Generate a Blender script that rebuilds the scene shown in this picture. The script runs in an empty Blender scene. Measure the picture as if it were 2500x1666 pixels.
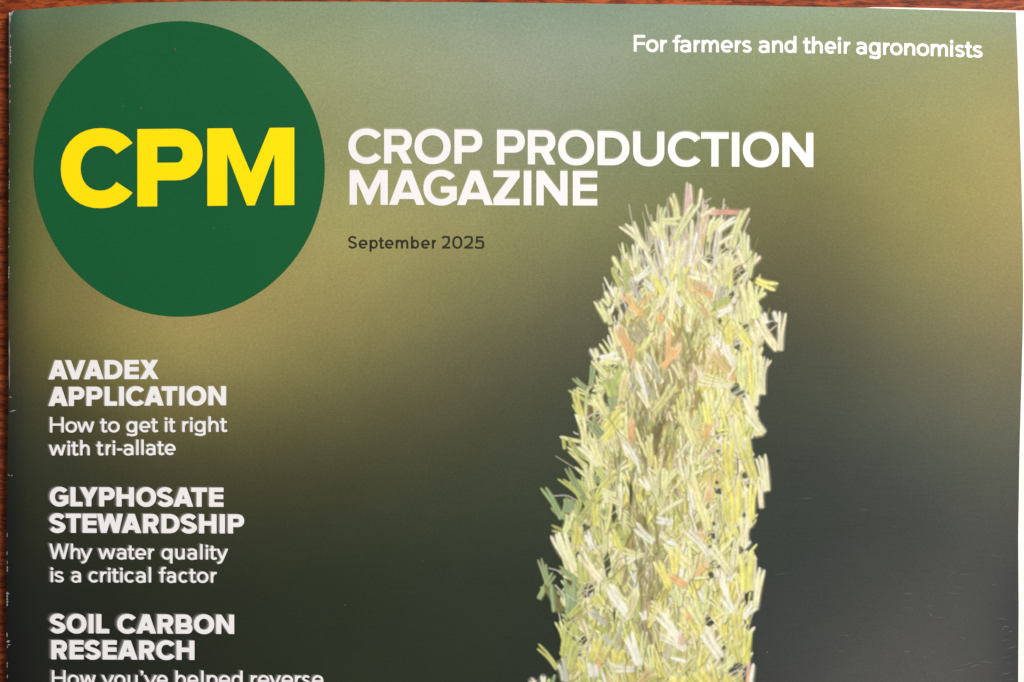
import bpy, math, random
import numpy as np
from mathutils import Vector
from mathutils.geometry import delaunay_2d_cdt

# ------------------------------------------------------------------ camera, world, light
# one unit is one centimetre
scene = bpy.context.scene
scene.unit_settings.system = 'METRIC'
scene.unit_settings.scale_length = 0.01
col = scene.collection

PX = 117.0          # photograph pixels per centimetre on the cover
Z0 = 0.42           # height of the flat of the cover above the table
HC = 32.0           # camera height above the cover
cam_d = bpy.data.cameras.new('camera')
cam = bpy.data.objects.new('camera', cam_d)
col.objects.link(cam)
cam.location = (0, 0, Z0 + HC)
cam_d.sensor_width = 36
cam_d.lens = 36 * HC / (2500 / PX)
cam_d.clip_start = 0.5
cam_d.clip_end = 2000
scene.camera = cam

w = bpy.data.worlds.new('World')
scene.world = w
w.use_nodes = True
bg = w.node_tree.nodes['Background']
bg.inputs[0].default_value = (0.93, 0.95, 1.0, 1)
bg.inputs[1].default_value = 0.16

def area(name, loc, target, size, power, color):
    d = bpy.data.lights.new(name, 'AREA')
    d.shape = 'RECTANGLE'
    d.size, d.size_y = size
    d.energy = power
    d.color = color
    o = bpy.data.objects.new(name, d)
    o.location = loc
    o.rotation_euler = (Vector(target) - Vector(loc)).to_track_quat('-Z', 'Y').to_euler()
    col.objects.link(o)
    return o

area('window_light', (78, 66, 88), (4, 2, 0), (66, 56), 248000, (1.0, 0.975, 0.93))
area('bounce_light', (42, -34, 50), (8, -5, 0), (30, 24), 8500, (1.0, 0.95, 0.93))

scene.view_settings.view_transform = 'Standard'
scene.view_settings.look = 'None'
scene.view_settings.exposure = 0
scene.view_settings.gamma = 1

rng = random.Random(7)

def W(px, py, z=Z0):
    """a point at height z seen at photograph pixel (px, py)"""
    k = (Z0 + HC - z) / HC / PX
    return ((px - 1250) * k, (833 - py) * k, z)

def s2l(c):
    return tuple(((v / 255 / 12.92) if v / 255 <= 0.04045 else ((v / 255 + 0.055) / 1.055) ** 2.4) for v in c)

# ------------------------------------------------------------------ materials
def new_mat(name, rough=0.5, spec=0.35):
    m = bpy.data.materials.new(name)
    m.use_nodes = True
    nt = m.node_tree
    b = nt.nodes['Principled BSDF']
    b.inputs['Roughness'].default_value = rough
    b.inputs['Specular IOR Level'].default_value = spec
    return m, nt, b

def link(nt, a, b): nt.links.new(a, b)

def add_paper_relief(nt, b, strength=0.12, grain=0.10, src=None, const=None):
    """fine silk-coated grain of the printed cover: colour speckle and shallow relief"""
    tc = nt.nodes.new('ShaderNodeTexCoord')
    n1 = nt.nodes.new('ShaderNodeTexNoise')
    n1.inputs['Scale'].default_value = 17.0
    n1.inputs['Detail'].default_value = 4.0
    n1.inputs['Roughness'].default_value = 0.75
    link(nt, tc.outputs['Object'], n1.inputs['Vector'])
    # the printing screen: fine diagonal rosette rows
    mp = nt.nodes.new('ShaderNodeMapping')
    mp.inputs['Rotation'].default_value = (0, 0, math.radians(32))
    mp.inputs['Scale'].default_value = (1.0, 2.1, 1.0)
    link(nt, tc.outputs['Object'], mp.inputs['Vector'])
    vo = nt.nodes.new('ShaderNodeTexVoronoi')
    vo.inputs['Scale'].default_value = 15.0
    vo.inputs['Randomness'].default_value = 0.55
    link(nt, mp.outputs[0], vo.inputs['Vector'])
    # broad faint mottling of the ink
    n2 = nt.nodes.new('ShaderNodeTexNoise')
    n2.inputs['Scale'].default_value = 1.1
    n2.inputs['Detail'].default_value = 3.0
    link(nt, tc.outputs['Object'], n2.inputs['Vector'])
    a = nt.nodes.new('ShaderNodeMath'); a.operation = 'MULTIPLY_ADD'
    link(nt, n1.outputs['Fac'], a.inputs[0]); a.inputs[1].default_value = grain * 2.2
    a.inputs[2].default_value = 1 - grain * 1.1
    c = nt.nodes.new('ShaderNodeMath'); c.operation = 'MULTIPLY_ADD'
    link(nt, vo.outputs['Distance'], c.inputs[0]); c.inputs[1].default_value = grain * 1.1
    c.inputs[2].default_value = 1 - grain * 0.5
    d = nt.nodes.new('ShaderNodeMath'); d.operation = 'MULTIPLY'
    link(nt, a.outputs[0], d.inputs[0]); link(nt, c.outputs[0], d.inputs[1])
    mp3 = nt.nodes.new('ShaderNodeMapping')
    mp3.inputs['Scale'].default_value = (0.9, 16.0, 1.0)
    link(nt, tc.outputs['Object'], mp3.inputs['Vector'])
    n3 = nt.nodes.new('ShaderNodeTexNoise')
    n3.inputs['Scale'].default_value = 1.6; n3.inputs['Detail'].default_value = 5.0; n3.inputs['Roughness'].default_value = 0.7
    link(nt, mp3.outputs[0], n3.inputs['Vector'])
    st = nt.nodes.new('ShaderNodeMath'); st.operation = 'MULTIPLY_ADD'
    link(nt, n3.outputs['Fac'], st.inputs[0]); st.inputs[1].default_value = 0.18
    st.inputs[2].default_value = b.inputs['Roughness'].default_value - 0.09
    link(nt, st.outputs[0], b.inputs['Roughness'])
    e = nt.nodes.new('ShaderNodeMath'); e.operation = 'MULTIPLY_ADD'
    link(nt, n2.outputs['Fac'], e.inputs[0]); e.inputs[1].default_value = grain * 0.7
    e.inputs[2].default_value = 1 - grain * 0.35
    f = nt.nodes.new('ShaderNodeMath'); f.operation = 'MULTIPLY'
    link(nt, d.outputs[0], f.inputs[0]); link(nt, e.outputs[0], f.inputs[1])
    mul = nt.nodes.new('ShaderNodeVectorMath'); mul.operation = 'SCALE'
    if src is not None:
        link(nt, src, mul.inputs[0])
    else:
        mul.inputs[0].default_value = const
    link(nt, f.outputs[0], mul.inputs['Scale'])
    link(nt, mul.outputs[0], b.inputs['Base Color'])
    bp = nt.nodes.new('ShaderNodeBump')
    bp.inputs['Strength'].default_value = strength
    bp.inputs['Distance'].default_value = 0.006
    link(nt, d.outputs[0], bp.inputs['Height'])
    link(nt, bp.outputs[0], b.inputs['Normal'])

def print_attr_mat(name, rough=0.42, spec=0.4, grain=0.22, strength=0.3):
    m, nt, b = new_mat(name, rough, spec)
    at = nt.nodes.new('ShaderNodeAttribute')
    at.attribute_name = 'ink'
    add_paper_relief(nt, b, strength, grain, src=at.outputs['Color'])
    return m

def ink_mat(name, rgb, rough=0.42, spec=0.4, grain=0.05):
    m, nt, b = new_mat(name, rough, spec)
    add_paper_relief(nt, b, 0.08, grain, const=s2l(rgb))
    return m

M_COVER = print_attr_mat('cover_print')
M_PICT = print_attr_mat('picture_print', grain=0.10)
M_GHOST = print_attr_mat('lens_glow_paint', grain=0.06)  # for the lens glow painted behind white lettering, not part of the print
M_WHITE = ink_mat('bare_white_paper_print', (243, 240, 240), grain=0.015)
M_GREEN = ink_mat('green_ink', (16, 91, 49), grain=0.14, spec=0.28)
M_YELLOW = ink_mat('yellow_ink', (255, 228, 0), grain=0.02, spec=0.2)
M_BLACK = ink_mat('dark_ink', (44, 42, 26), grain=0.08)
M_WEAR, _, b_ = new_mat('worn_paper', 0.8, 0.2)
b_.inputs['Base Color'].default_value = (0.50, 0.47, 0.42, 1)
M_SCUFF, _, b_ = new_mat('scuff', 0.6, 0.3)
b_.inputs['Base Color'].default_value = (0.13, 0.13, 0.125, 1)

def paper_mat():
    m, nt, b = new_mat('page_paper', 0.6, 0.25)
    tc = nt.nodes.new('ShaderNodeTexCoord')
    n = nt.nodes.new('ShaderNodeTexNoise'); n.inputs['Scale'].default_value = 6
    link(nt, tc.outputs['Object'], n.inputs['Vector'])
    r = nt.nodes.new('ShaderNodeValToRGB')
    r.color_ramp.elements[0].color = (0.80, 0.77, 0.74, 1)
    r.color_ramp.elements[1].color = (0.88, 0.87, 0.85, 1)
    link(nt, n.outputs['Fac'], r.inputs[0]); link(nt, r.outputs[0], b.inputs['Base Color'])
    return m
M_PAGE = paper_mat()

def wood_mat():
    m, nt, b = new_mat('mahogany', 0.45, 0.22)
    tc = nt.nodes.new('ShaderNodeTexCoord')
    def noise(scale, sx, detail, rough=0.6, dist=0.0):
        mp = nt.nodes.new('ShaderNodeMapping')
        mp.inputs['Scale'].default_value = (sx, 1, 1)
        link(nt, tc.outputs['Object'], mp.inputs['Vector'])
        n = nt.nodes.new('ShaderNodeTexNoise')
        n.inputs['Scale'].default_value = scale
        n.inputs['Detail'].default_value = detail
        n.inputs['Roughness'].default_value = rough
        n.inputs['Distortion'].default_value = dist
        link(nt, mp.outputs[0], n.inputs['Vector'])
        return n
    base = noise(3.0, 0.10, 5, 0.6, 0.4)
    ramp = nt.nodes.new('ShaderNodeValToRGB')
    e = ramp.color_ramp.elements
    e[0].position = 0.30; e[0].color = (*s2l((118, 48, 18)), 1)
    e[1].position = 0.72; e[1].color = (*s2l((194, 102, 52)), 1)
    x = ramp.color_ramp.elements.new(0.5); x.color = (*s2l((164, 74, 34)), 1)
    link(nt, base.outputs['Fac'], ramp.inputs[0])
    pore = noise(11.0, 0.22, 3, 0.7, 0.3)
    pr = nt.nodes.new('ShaderNodeValToRGB')
    pr.color_ramp.elements[0].position = 0.40; pr.color_ramp.elements[0].color = (0.30, 0.22, 0.18, 1)
    pr.color_ramp.elements[1].position = 0.58; pr.color_ramp.elements[1].color = (1, 1, 1, 1)
    link(nt, pore.outputs['Fac'], pr.inputs[0])
    mx = nt.nodes.new('ShaderNodeMix'); mx.data_type = 'RGBA'; mx.blend_type = 'MULTIPLY'
    mx.inputs[0].default_value = 0.9
    link(nt, ramp.outputs[0], mx.inputs[6]); link(nt, pr.outputs[0], mx.inputs[7])
    link(nt, mx.outputs[2], b.inputs['Base Color'])
    bp = nt.nodes.new('ShaderNodeBump')
    bp.inputs['Strength'].default_value = 0.35; bp.inputs['Distance'].default_value = 0.02
    link(nt, pore.outputs['Fac'], bp.inputs['Height']); link(nt, bp.outputs[0], b.inputs['Normal'])
    return m
M_WOOD = wood_mat()

# ------------------------------------------------------------------ mesh helpers
def make_obj(name, verts, faces, mat, parent=None, cols=None, smooth=False, label=None):
    me = bpy.data.meshes.new(name)
    me.from_pydata(verts, [], faces)
    me.materials.append(mat)
    if cols is not None:
        a = me.color_attributes.new('ink', 'FLOAT_COLOR', 'POINT')
        buf = np.ones((len(verts), 4), dtype=np.float32)
        buf[:, :3] = np.asarray(cols, dtype=np.float32)
        a.data.foreach_set('color', buf.ravel())
    if smooth:
        me.polygons.foreach_set('use_smooth', [True] * len(me.polygons))
    me.update()
    o = bpy.data.objects.new(name, me)
    col.objects.link(o)
    if parent is not None:
        o.parent = parent
    if label:
        o['label'] = label
    return o

# ------------------------------------------------------------------ table
def build_table():
    import bmesh
    bm = bmesh.new()
    bmesh.ops.create_cube(bm, size=1)
    for v in bm.verts:
        v.co = Vector((v.co.x * 120, v.co.y * 75 - 12, v.co.z * 2.4 - 1.2))
    bmesh.ops.bevel(bm, geom=bm.edges[:], offset=0.35, segments=4, affect='EDGES')
    me = bpy.data.meshes.new('table_top')
    bm.to_mesh(me); bm.free()
    me.materials.append(M_WOOD)
    o = bpy.data.objects.new('table_top', me)
    col.objects.link(o)
    o['label'] = 'reddish brown varnished wooden table top showing along the top and left of the magazine'
    o['category'] = 'table top'
    return o
build_table()

# ------------------------------------------------------------------ magazine
mag = bpy.data.objects.new('magazine', None)
col.objects.link(mag)
mag['label'] = 'farming magazine with green roundel, white lettering and a grass seed head on its cover'
mag['category'] = 'magazine'

PAGE_BOTTOM = 26 + 29.7 * PX

# outline of the cover as it lies (photograph pixels)
RX = [(-50, 2478), (31, 2480.5), (120, 2484), (240, 2488), (400, 2493), (560, 2497), (700, 2498), (800, 2497),
      (950, 2493), (1100, 2489), (1300, 2486), (1480, 2487), (1666, 2486), (PAGE_BOTTOM + 60, 2488)]
LX = [(-50, 25), (60, 25), (200, 24), (300, 22.5), (400, 21.5), (700, 20.5), (950, 21), (1080, 19), (1200, 17), (1300, 16.5), (1666, 16.5), (PAGE_BOTTOM + 60, 16)]
TY = [(15, 28), (26, 27), (140, 18), (300, 8), (500, 4), (900, 4.5), (1200, 6.5), (1700, 12), (1900, 15.5), (2100, 19), (2200, 22.3), (2481, 30.8), (2530, 32)]
def lin(t, tab):
    return float(np.interp(t, [a for a, _ in tab], [b for _, b in tab]))

def cover_z(px, py):
    """the cover is flat but rolls down to the fold at the left and a little at the top left corner"""
    t = max(0.0, (112 - px) / 96)
    z = Z0 - 0.20 * t ** 2.2
    return z

# printed background: measured colours (blurred field, olive above, dark below) with gloss sheen and fold shade painted in
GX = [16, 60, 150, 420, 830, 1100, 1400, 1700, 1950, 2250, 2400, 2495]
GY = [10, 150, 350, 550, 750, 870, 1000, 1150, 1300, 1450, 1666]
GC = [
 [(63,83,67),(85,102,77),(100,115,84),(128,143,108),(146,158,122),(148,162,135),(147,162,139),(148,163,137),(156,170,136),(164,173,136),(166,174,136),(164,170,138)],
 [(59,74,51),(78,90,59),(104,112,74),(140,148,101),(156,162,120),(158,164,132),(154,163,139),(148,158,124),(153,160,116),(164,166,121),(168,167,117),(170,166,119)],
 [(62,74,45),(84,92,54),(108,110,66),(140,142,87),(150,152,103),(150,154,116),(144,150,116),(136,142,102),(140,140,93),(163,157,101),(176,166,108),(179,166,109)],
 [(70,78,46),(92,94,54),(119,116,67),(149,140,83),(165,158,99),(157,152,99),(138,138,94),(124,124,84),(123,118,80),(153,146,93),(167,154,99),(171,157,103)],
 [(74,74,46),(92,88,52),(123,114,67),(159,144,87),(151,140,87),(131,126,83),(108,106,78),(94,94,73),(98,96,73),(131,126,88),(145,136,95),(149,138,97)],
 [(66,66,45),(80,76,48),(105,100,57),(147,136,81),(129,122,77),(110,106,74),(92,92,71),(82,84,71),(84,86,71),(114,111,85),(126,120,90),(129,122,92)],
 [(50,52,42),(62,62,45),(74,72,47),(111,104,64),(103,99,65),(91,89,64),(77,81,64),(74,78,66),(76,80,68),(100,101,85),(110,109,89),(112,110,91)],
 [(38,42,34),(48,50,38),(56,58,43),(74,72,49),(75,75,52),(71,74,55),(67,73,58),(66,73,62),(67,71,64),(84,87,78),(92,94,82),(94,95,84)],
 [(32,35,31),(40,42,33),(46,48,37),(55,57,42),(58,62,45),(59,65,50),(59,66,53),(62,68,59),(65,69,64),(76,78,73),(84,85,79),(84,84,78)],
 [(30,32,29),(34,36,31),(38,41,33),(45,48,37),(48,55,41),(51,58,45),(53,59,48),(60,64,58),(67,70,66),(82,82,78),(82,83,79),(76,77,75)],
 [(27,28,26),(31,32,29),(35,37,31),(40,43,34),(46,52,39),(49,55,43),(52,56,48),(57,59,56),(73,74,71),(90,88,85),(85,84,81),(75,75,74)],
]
# base colour relative to those colours (fitted to the lamps above), keeping sheen and shade the lamps lack
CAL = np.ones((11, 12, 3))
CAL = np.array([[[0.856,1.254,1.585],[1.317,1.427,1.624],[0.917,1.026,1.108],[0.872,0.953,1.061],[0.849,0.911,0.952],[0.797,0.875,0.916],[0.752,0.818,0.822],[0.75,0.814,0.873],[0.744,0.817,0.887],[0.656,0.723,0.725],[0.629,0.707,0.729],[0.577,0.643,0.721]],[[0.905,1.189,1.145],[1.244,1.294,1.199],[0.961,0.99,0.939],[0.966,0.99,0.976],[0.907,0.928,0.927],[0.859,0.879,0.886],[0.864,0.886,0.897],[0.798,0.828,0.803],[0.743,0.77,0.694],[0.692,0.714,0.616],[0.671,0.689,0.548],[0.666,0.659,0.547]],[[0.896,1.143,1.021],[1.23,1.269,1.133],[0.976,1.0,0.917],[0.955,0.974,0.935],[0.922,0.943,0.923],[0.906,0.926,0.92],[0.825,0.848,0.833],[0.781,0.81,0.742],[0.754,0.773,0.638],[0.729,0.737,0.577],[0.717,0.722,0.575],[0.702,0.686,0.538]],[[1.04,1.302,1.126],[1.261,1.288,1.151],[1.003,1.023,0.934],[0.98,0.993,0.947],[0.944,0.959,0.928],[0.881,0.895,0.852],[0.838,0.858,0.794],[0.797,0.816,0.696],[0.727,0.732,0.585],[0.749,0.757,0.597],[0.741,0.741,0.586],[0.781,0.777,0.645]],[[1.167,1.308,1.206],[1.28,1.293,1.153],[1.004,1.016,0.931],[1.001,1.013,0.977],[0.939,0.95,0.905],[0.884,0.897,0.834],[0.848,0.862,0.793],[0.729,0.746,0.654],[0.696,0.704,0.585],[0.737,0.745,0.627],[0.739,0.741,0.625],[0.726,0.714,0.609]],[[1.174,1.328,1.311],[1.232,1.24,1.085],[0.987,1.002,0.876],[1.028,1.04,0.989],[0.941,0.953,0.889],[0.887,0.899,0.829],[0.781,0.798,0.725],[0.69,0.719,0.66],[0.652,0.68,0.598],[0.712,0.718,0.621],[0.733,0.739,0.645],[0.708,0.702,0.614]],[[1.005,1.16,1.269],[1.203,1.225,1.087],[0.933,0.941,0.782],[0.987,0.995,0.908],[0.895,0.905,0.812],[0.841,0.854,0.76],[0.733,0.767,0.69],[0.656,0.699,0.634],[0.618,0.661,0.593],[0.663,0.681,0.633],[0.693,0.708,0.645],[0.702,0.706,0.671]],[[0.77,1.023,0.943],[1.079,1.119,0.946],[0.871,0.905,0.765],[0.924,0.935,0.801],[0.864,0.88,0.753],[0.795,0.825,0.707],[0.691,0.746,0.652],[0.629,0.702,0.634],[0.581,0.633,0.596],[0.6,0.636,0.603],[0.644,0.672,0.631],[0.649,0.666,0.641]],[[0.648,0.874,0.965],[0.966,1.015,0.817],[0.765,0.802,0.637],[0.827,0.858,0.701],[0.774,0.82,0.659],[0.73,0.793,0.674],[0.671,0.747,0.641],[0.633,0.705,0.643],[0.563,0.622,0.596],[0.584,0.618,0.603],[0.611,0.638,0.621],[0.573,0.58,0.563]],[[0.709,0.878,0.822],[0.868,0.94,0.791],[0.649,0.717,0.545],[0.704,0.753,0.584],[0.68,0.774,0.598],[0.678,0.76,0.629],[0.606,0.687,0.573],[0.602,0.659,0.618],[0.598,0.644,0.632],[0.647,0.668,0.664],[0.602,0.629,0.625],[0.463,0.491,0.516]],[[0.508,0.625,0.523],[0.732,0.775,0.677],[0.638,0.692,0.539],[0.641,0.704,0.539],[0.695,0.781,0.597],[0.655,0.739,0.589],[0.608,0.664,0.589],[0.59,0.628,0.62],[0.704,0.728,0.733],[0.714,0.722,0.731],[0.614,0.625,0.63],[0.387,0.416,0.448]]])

def cub(t):
    return t * t * (3 - 2 * t)
def grid_interp(xs, ys, G, X, Y):
    """separable Catmull-Rom on the irregular table G[y][x][3]"""
    def basis(knots, t):
        k = np.asarray(knots, float)
        t = np.clip(t, k[0], k[-1])
        i = np.clip(np.searchsorted(k, t, side='right') - 1, 0, len(k) - 2)
        h = k[i + 1] - k[i]
        u = (t - k[i]) / h
        Wm = np.zeros((len(t), len(k)))
        r = np.arange(len(t))
        h00 = 2*u**3 - 3*u**2 + 1; h10 = u**3 - 2*u**2 + u; h01 = -2*u**3 + 3*u**2; h11 = u**3 - u**2
        Wm[r, i] += h00; Wm[r, i + 1] += h01
        im = np.maximum(i - 1, 0); ip = np.minimum(i + 2, len(k) - 1)
        d0 = k[i + 1] - k[im]; d1 = k[ip] - k[i]
        Wm[r, i + 1] += h10 * h / d0; Wm[r, im] -= h10 * h / d0
        Wm[r, ip] += h11 * h / d1; Wm[r, i] -= h11 * h / d1
        return Wm
    A = basis(xs, X); B = basis(ys, Y)
    return np.einsum('nj,jic,ni->nc', B, G, A)

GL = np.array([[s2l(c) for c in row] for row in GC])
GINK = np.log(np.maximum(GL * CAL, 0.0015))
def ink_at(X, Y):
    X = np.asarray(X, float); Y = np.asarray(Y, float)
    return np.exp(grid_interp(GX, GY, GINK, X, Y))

def build_cover():
    xs = [0, 3, 7, 12, 18, 26, 36, 48, 62, 78, 97]
    xs = np.array([x / 2470 for x in xs] + list(np.linspace(112, 2470, 150) / 2470))
    ys = np.concatenate([np.linspace(0, 1, 220)])
    nx, ny = len(xs), len(ys)
    V, P = [], []
    for j, v in enumerate(ys):
        py0 = 20 + v * (PAGE_BOTTOM - 20)
        L = lin(py0, LX); R = lin(py0, RX)
        for i, u in enumerate(xs):
            px = L + u * (R - L)
            top = lin(px, TY)
            py = top + v * (PAGE_BOTTOM - top)
            # rounded corner at the fold
            if v < 0.02 and px < L + 12:
                q = (L + 12 - px) / 12
                py = max(py, top + 16 * (1 - math.sqrt(max(0, 1 - q * q))))
            z = cover_z(px, py)
            V.append(W(px, py, z)); P.append((px, py))
    P = np.array(P)
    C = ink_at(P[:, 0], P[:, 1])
    F = []
    for j in range(ny - 1):
        for i in range(nx - 1):
            a = j * nx + i
            F.append((a, a + nx, a + nx + 1, a + 1))
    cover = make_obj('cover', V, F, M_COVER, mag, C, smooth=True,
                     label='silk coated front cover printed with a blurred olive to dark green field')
    # the cut edge of the cover sheet, bare paper
    ring = [i for i in range(nx)] + [j * nx + nx - 1 for j in range(1, ny)] + [(ny - 1) * nx + i for i in range(nx - 2, -1, -1)] + [j * nx for j in range(ny - 2, 0, -1)]
    EV = [V[i] for i in ring]
    EV2 = [(x, y, z - 0.022) for x, y, z in EV]
    n = len(ring)
    EF = [(i, (i + 1) % n, n + (i + 1) % n, n + i) for i in range(n)]
    make_obj('cover_edge', EV + EV2, EF, M_PAGE, cover)
    return cover
cover = build_cover()

def build_pages():
    """inner sheets, a touch larger than the cover at the open corner and slightly fanned"""
    N = 14
    for k in range(N):
        r = random.Random(40 + k)
        zt = Z0 - 0.028 - k * 0.026
        ex = 8 + 1.7 * k + r.uniform(-1, 1)           # how far it shows at the right
        up = 4.5 * (1 if k > 2 else 0.9)
        out = []
        n = 60
        xl = next(x for x in range(112, 18, -1) if cover_z(x, 0) - 0.026 < zt or x == 19) + 3
        # clockwise outline: top edge, right edge, bottom edge, fold
        for i in range(n + 1):
            px = xl + (2499.5 + min(ex, 30) * 0.15 - xl + r.uniform(-.2, .2)) * i / n
            t = lin(px, TY)
            # sheets stand out above the cover only towards the right-hand corner
            off = float(np.interp(px, [34, 2080, 2140, 2250, 2520], [5, 3, -2.0, -3.6, -4.2])) - 0.05 * k
            out.append((px, t + off))
        xr = 2499.5 + min(ex, 30) * 0.15
        for i in range(1, n + 1):
            v = i / n
            py = 26 + v * (PAGE_BOTTOM - 40)
            out.append((xr + 14 * min(1, v * 6) + 2.5 * k * min(1, v * 5) * 0.4, py))
        for i in range(1, 12):
            out.append((2500 - (2500 - xl) * i / 11, PAGE_BOTTOM - 10))
        V = [W(x, y, zt) for x, y in out]
        m = len(V)
        V += [(x, y, z - 0.016) for x, y, z in V]
        F = [tuple(range(m))[::-1], tuple(range(m, 2 * m))] + [(i, (i + 1) % m, m + (i + 1) % m, m + i) for i in range(m)]
        make_obj('page', V, F, M_PAGE, mag)
build_pages()

def build_back():
    out = [(26, 34), (2470, 36), (2500, PAGE_BOTTOM), (22, PAGE_BOTTOM)]
    V = [W(x, y, 0.035) for x, y in out] + [W(x, y, 0.008) for x, y in out]
    F = [(3, 2, 1, 0), (4, 5, 6, 7)] + [(i, (i + 1) % 4, 4 + (i + 1) % 4, 4 + i) for i in range(4)]
    make_obj('back_cover', V, F, M_PAGE, mag)
    # the fold joining the two covers
    V, F = [], []
    prof = [(0, 0.0), (-2.5, -0.06), (-3.0, -0.12), (-1.5, -0.17), (1.0, -0.20)]
    rows = np.linspace(36, PAGE_BOTTOM, 90)
    for py in rows:
        L = lin(py, LX)
        zt = cover_z(L, py)
        for dx, dz in prof:
            z = max(0.012, zt + dz)
            V.append(W(L + dx * 0.25, py, z))
    n = len(prof)
    for j in range(len(rows) - 1):
        for i in range(n - 1):
            a = j * n + i
            F.append((a, a + 1, a + n + 1, a + n))
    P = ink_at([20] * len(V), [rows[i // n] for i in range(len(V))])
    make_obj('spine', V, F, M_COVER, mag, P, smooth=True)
build_back()

# ------------------------------------------------------------------ lettering: glyphs drawn as strokes
class Glyph:
    def __init__(s, ww, H, X, tv, th):
        s.w, s.H, s.X, s.tv, s.th = ww, H, X, tv, th
        s.q = []
    def poly(s, *pts): s.q.append(list(pts))
    def rect(s, x0, y0, x1, y1): s.poly((x0, y0), (x1, y0), (x1, y1), (x0, y1))
    def ring(s, cx, cy, rx, ry, a0=0, a1=360, p=2.12, tv=None, th=None, seg=None):
        tv = tv or s.tv; th = th or s.th
        n = seg or max(6, int(abs(a1 - a0) / 10))
        O, I = [], []
        for k in range(n + 1):
            a = math.radians(a0 + (a1 - a0) * k / n)
            c, d = math.cos(a), math.sin(a)
            f = lambda v: math.copysign(abs(v) ** (2 / p), v)
            O.append((cx + rx * f(c), cy + ry * f(d)))
            I.append((cx + (rx - tv) * f(c), cy + (ry - th) * f(d)))
        for k in range(n):
            s.poly(O[k], O[k + 1], I[k + 1], I[k])
    def path(s, pts, scale=1.0, curve=True):
        P = pts
        if curve:
            Q = []
            E = [pts[0]] + list(pts) + [pts[-1]]
            for i in range(1, len(E) - 2):
                p0, p1, p2, p3 = E[i - 1], E[i], E[i + 1], E[i + 2]
                for k in range(6):
                    t = k / 6
                    Q.append(tuple(0.5 * ((2 * p1[a]) + (-p0[a] + p2[a]) * t + (2 * p0[a] - 5 * p1[a] + 4 * p2[a] - p3[a]) * t * t + (-p0[a] + 3 * p1[a] - 3 * p2[a] + p3[a]) * t ** 3) for a in (0, 1)))
            Q.append(pts[-1]); P = Q
        Lf, Rt = [], []
        for i, p in enumerate(P):
            a = P[max(0, i - 1)]; b = P[min(len(P) - 1, i + 1)]
            dx, dy = b[0] - a[0], b[1] - a[1]
            l = math.hypot(dx, dy) or 1
            dx /= l; dy /= l
            hw = 0.5 * scale * math.hypot(s.th * dx, s.tv * dy)
            Lf.append((p[0] - dy * hw, p[1] + dx * hw)); Rt.append((p[0] + dy * hw, p[1] - dx * hw))
        for i in range(len(P) - 1):
            s.poly(Rt[i], Rt[i + 1], Lf[i + 1], Lf[i])
    def bowl(s, y0, y1, xr, x0=0, kx=1.0, th=None):
        """bars from x0 closing in a round at xr"""
        th = th or s.th
        ry = (y1 - y0) / 2
        rx = min(ry * kx, xr - x0 - s.tv * 0.8)
        cx = xr - rx
        s.rect(x0, y0, cx, y0 + th); s.rect(x0, y1 - th, cx, y1)
        s.ring(cx, y0 + ry, rx, ry, -90, 90, th=th)

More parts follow.
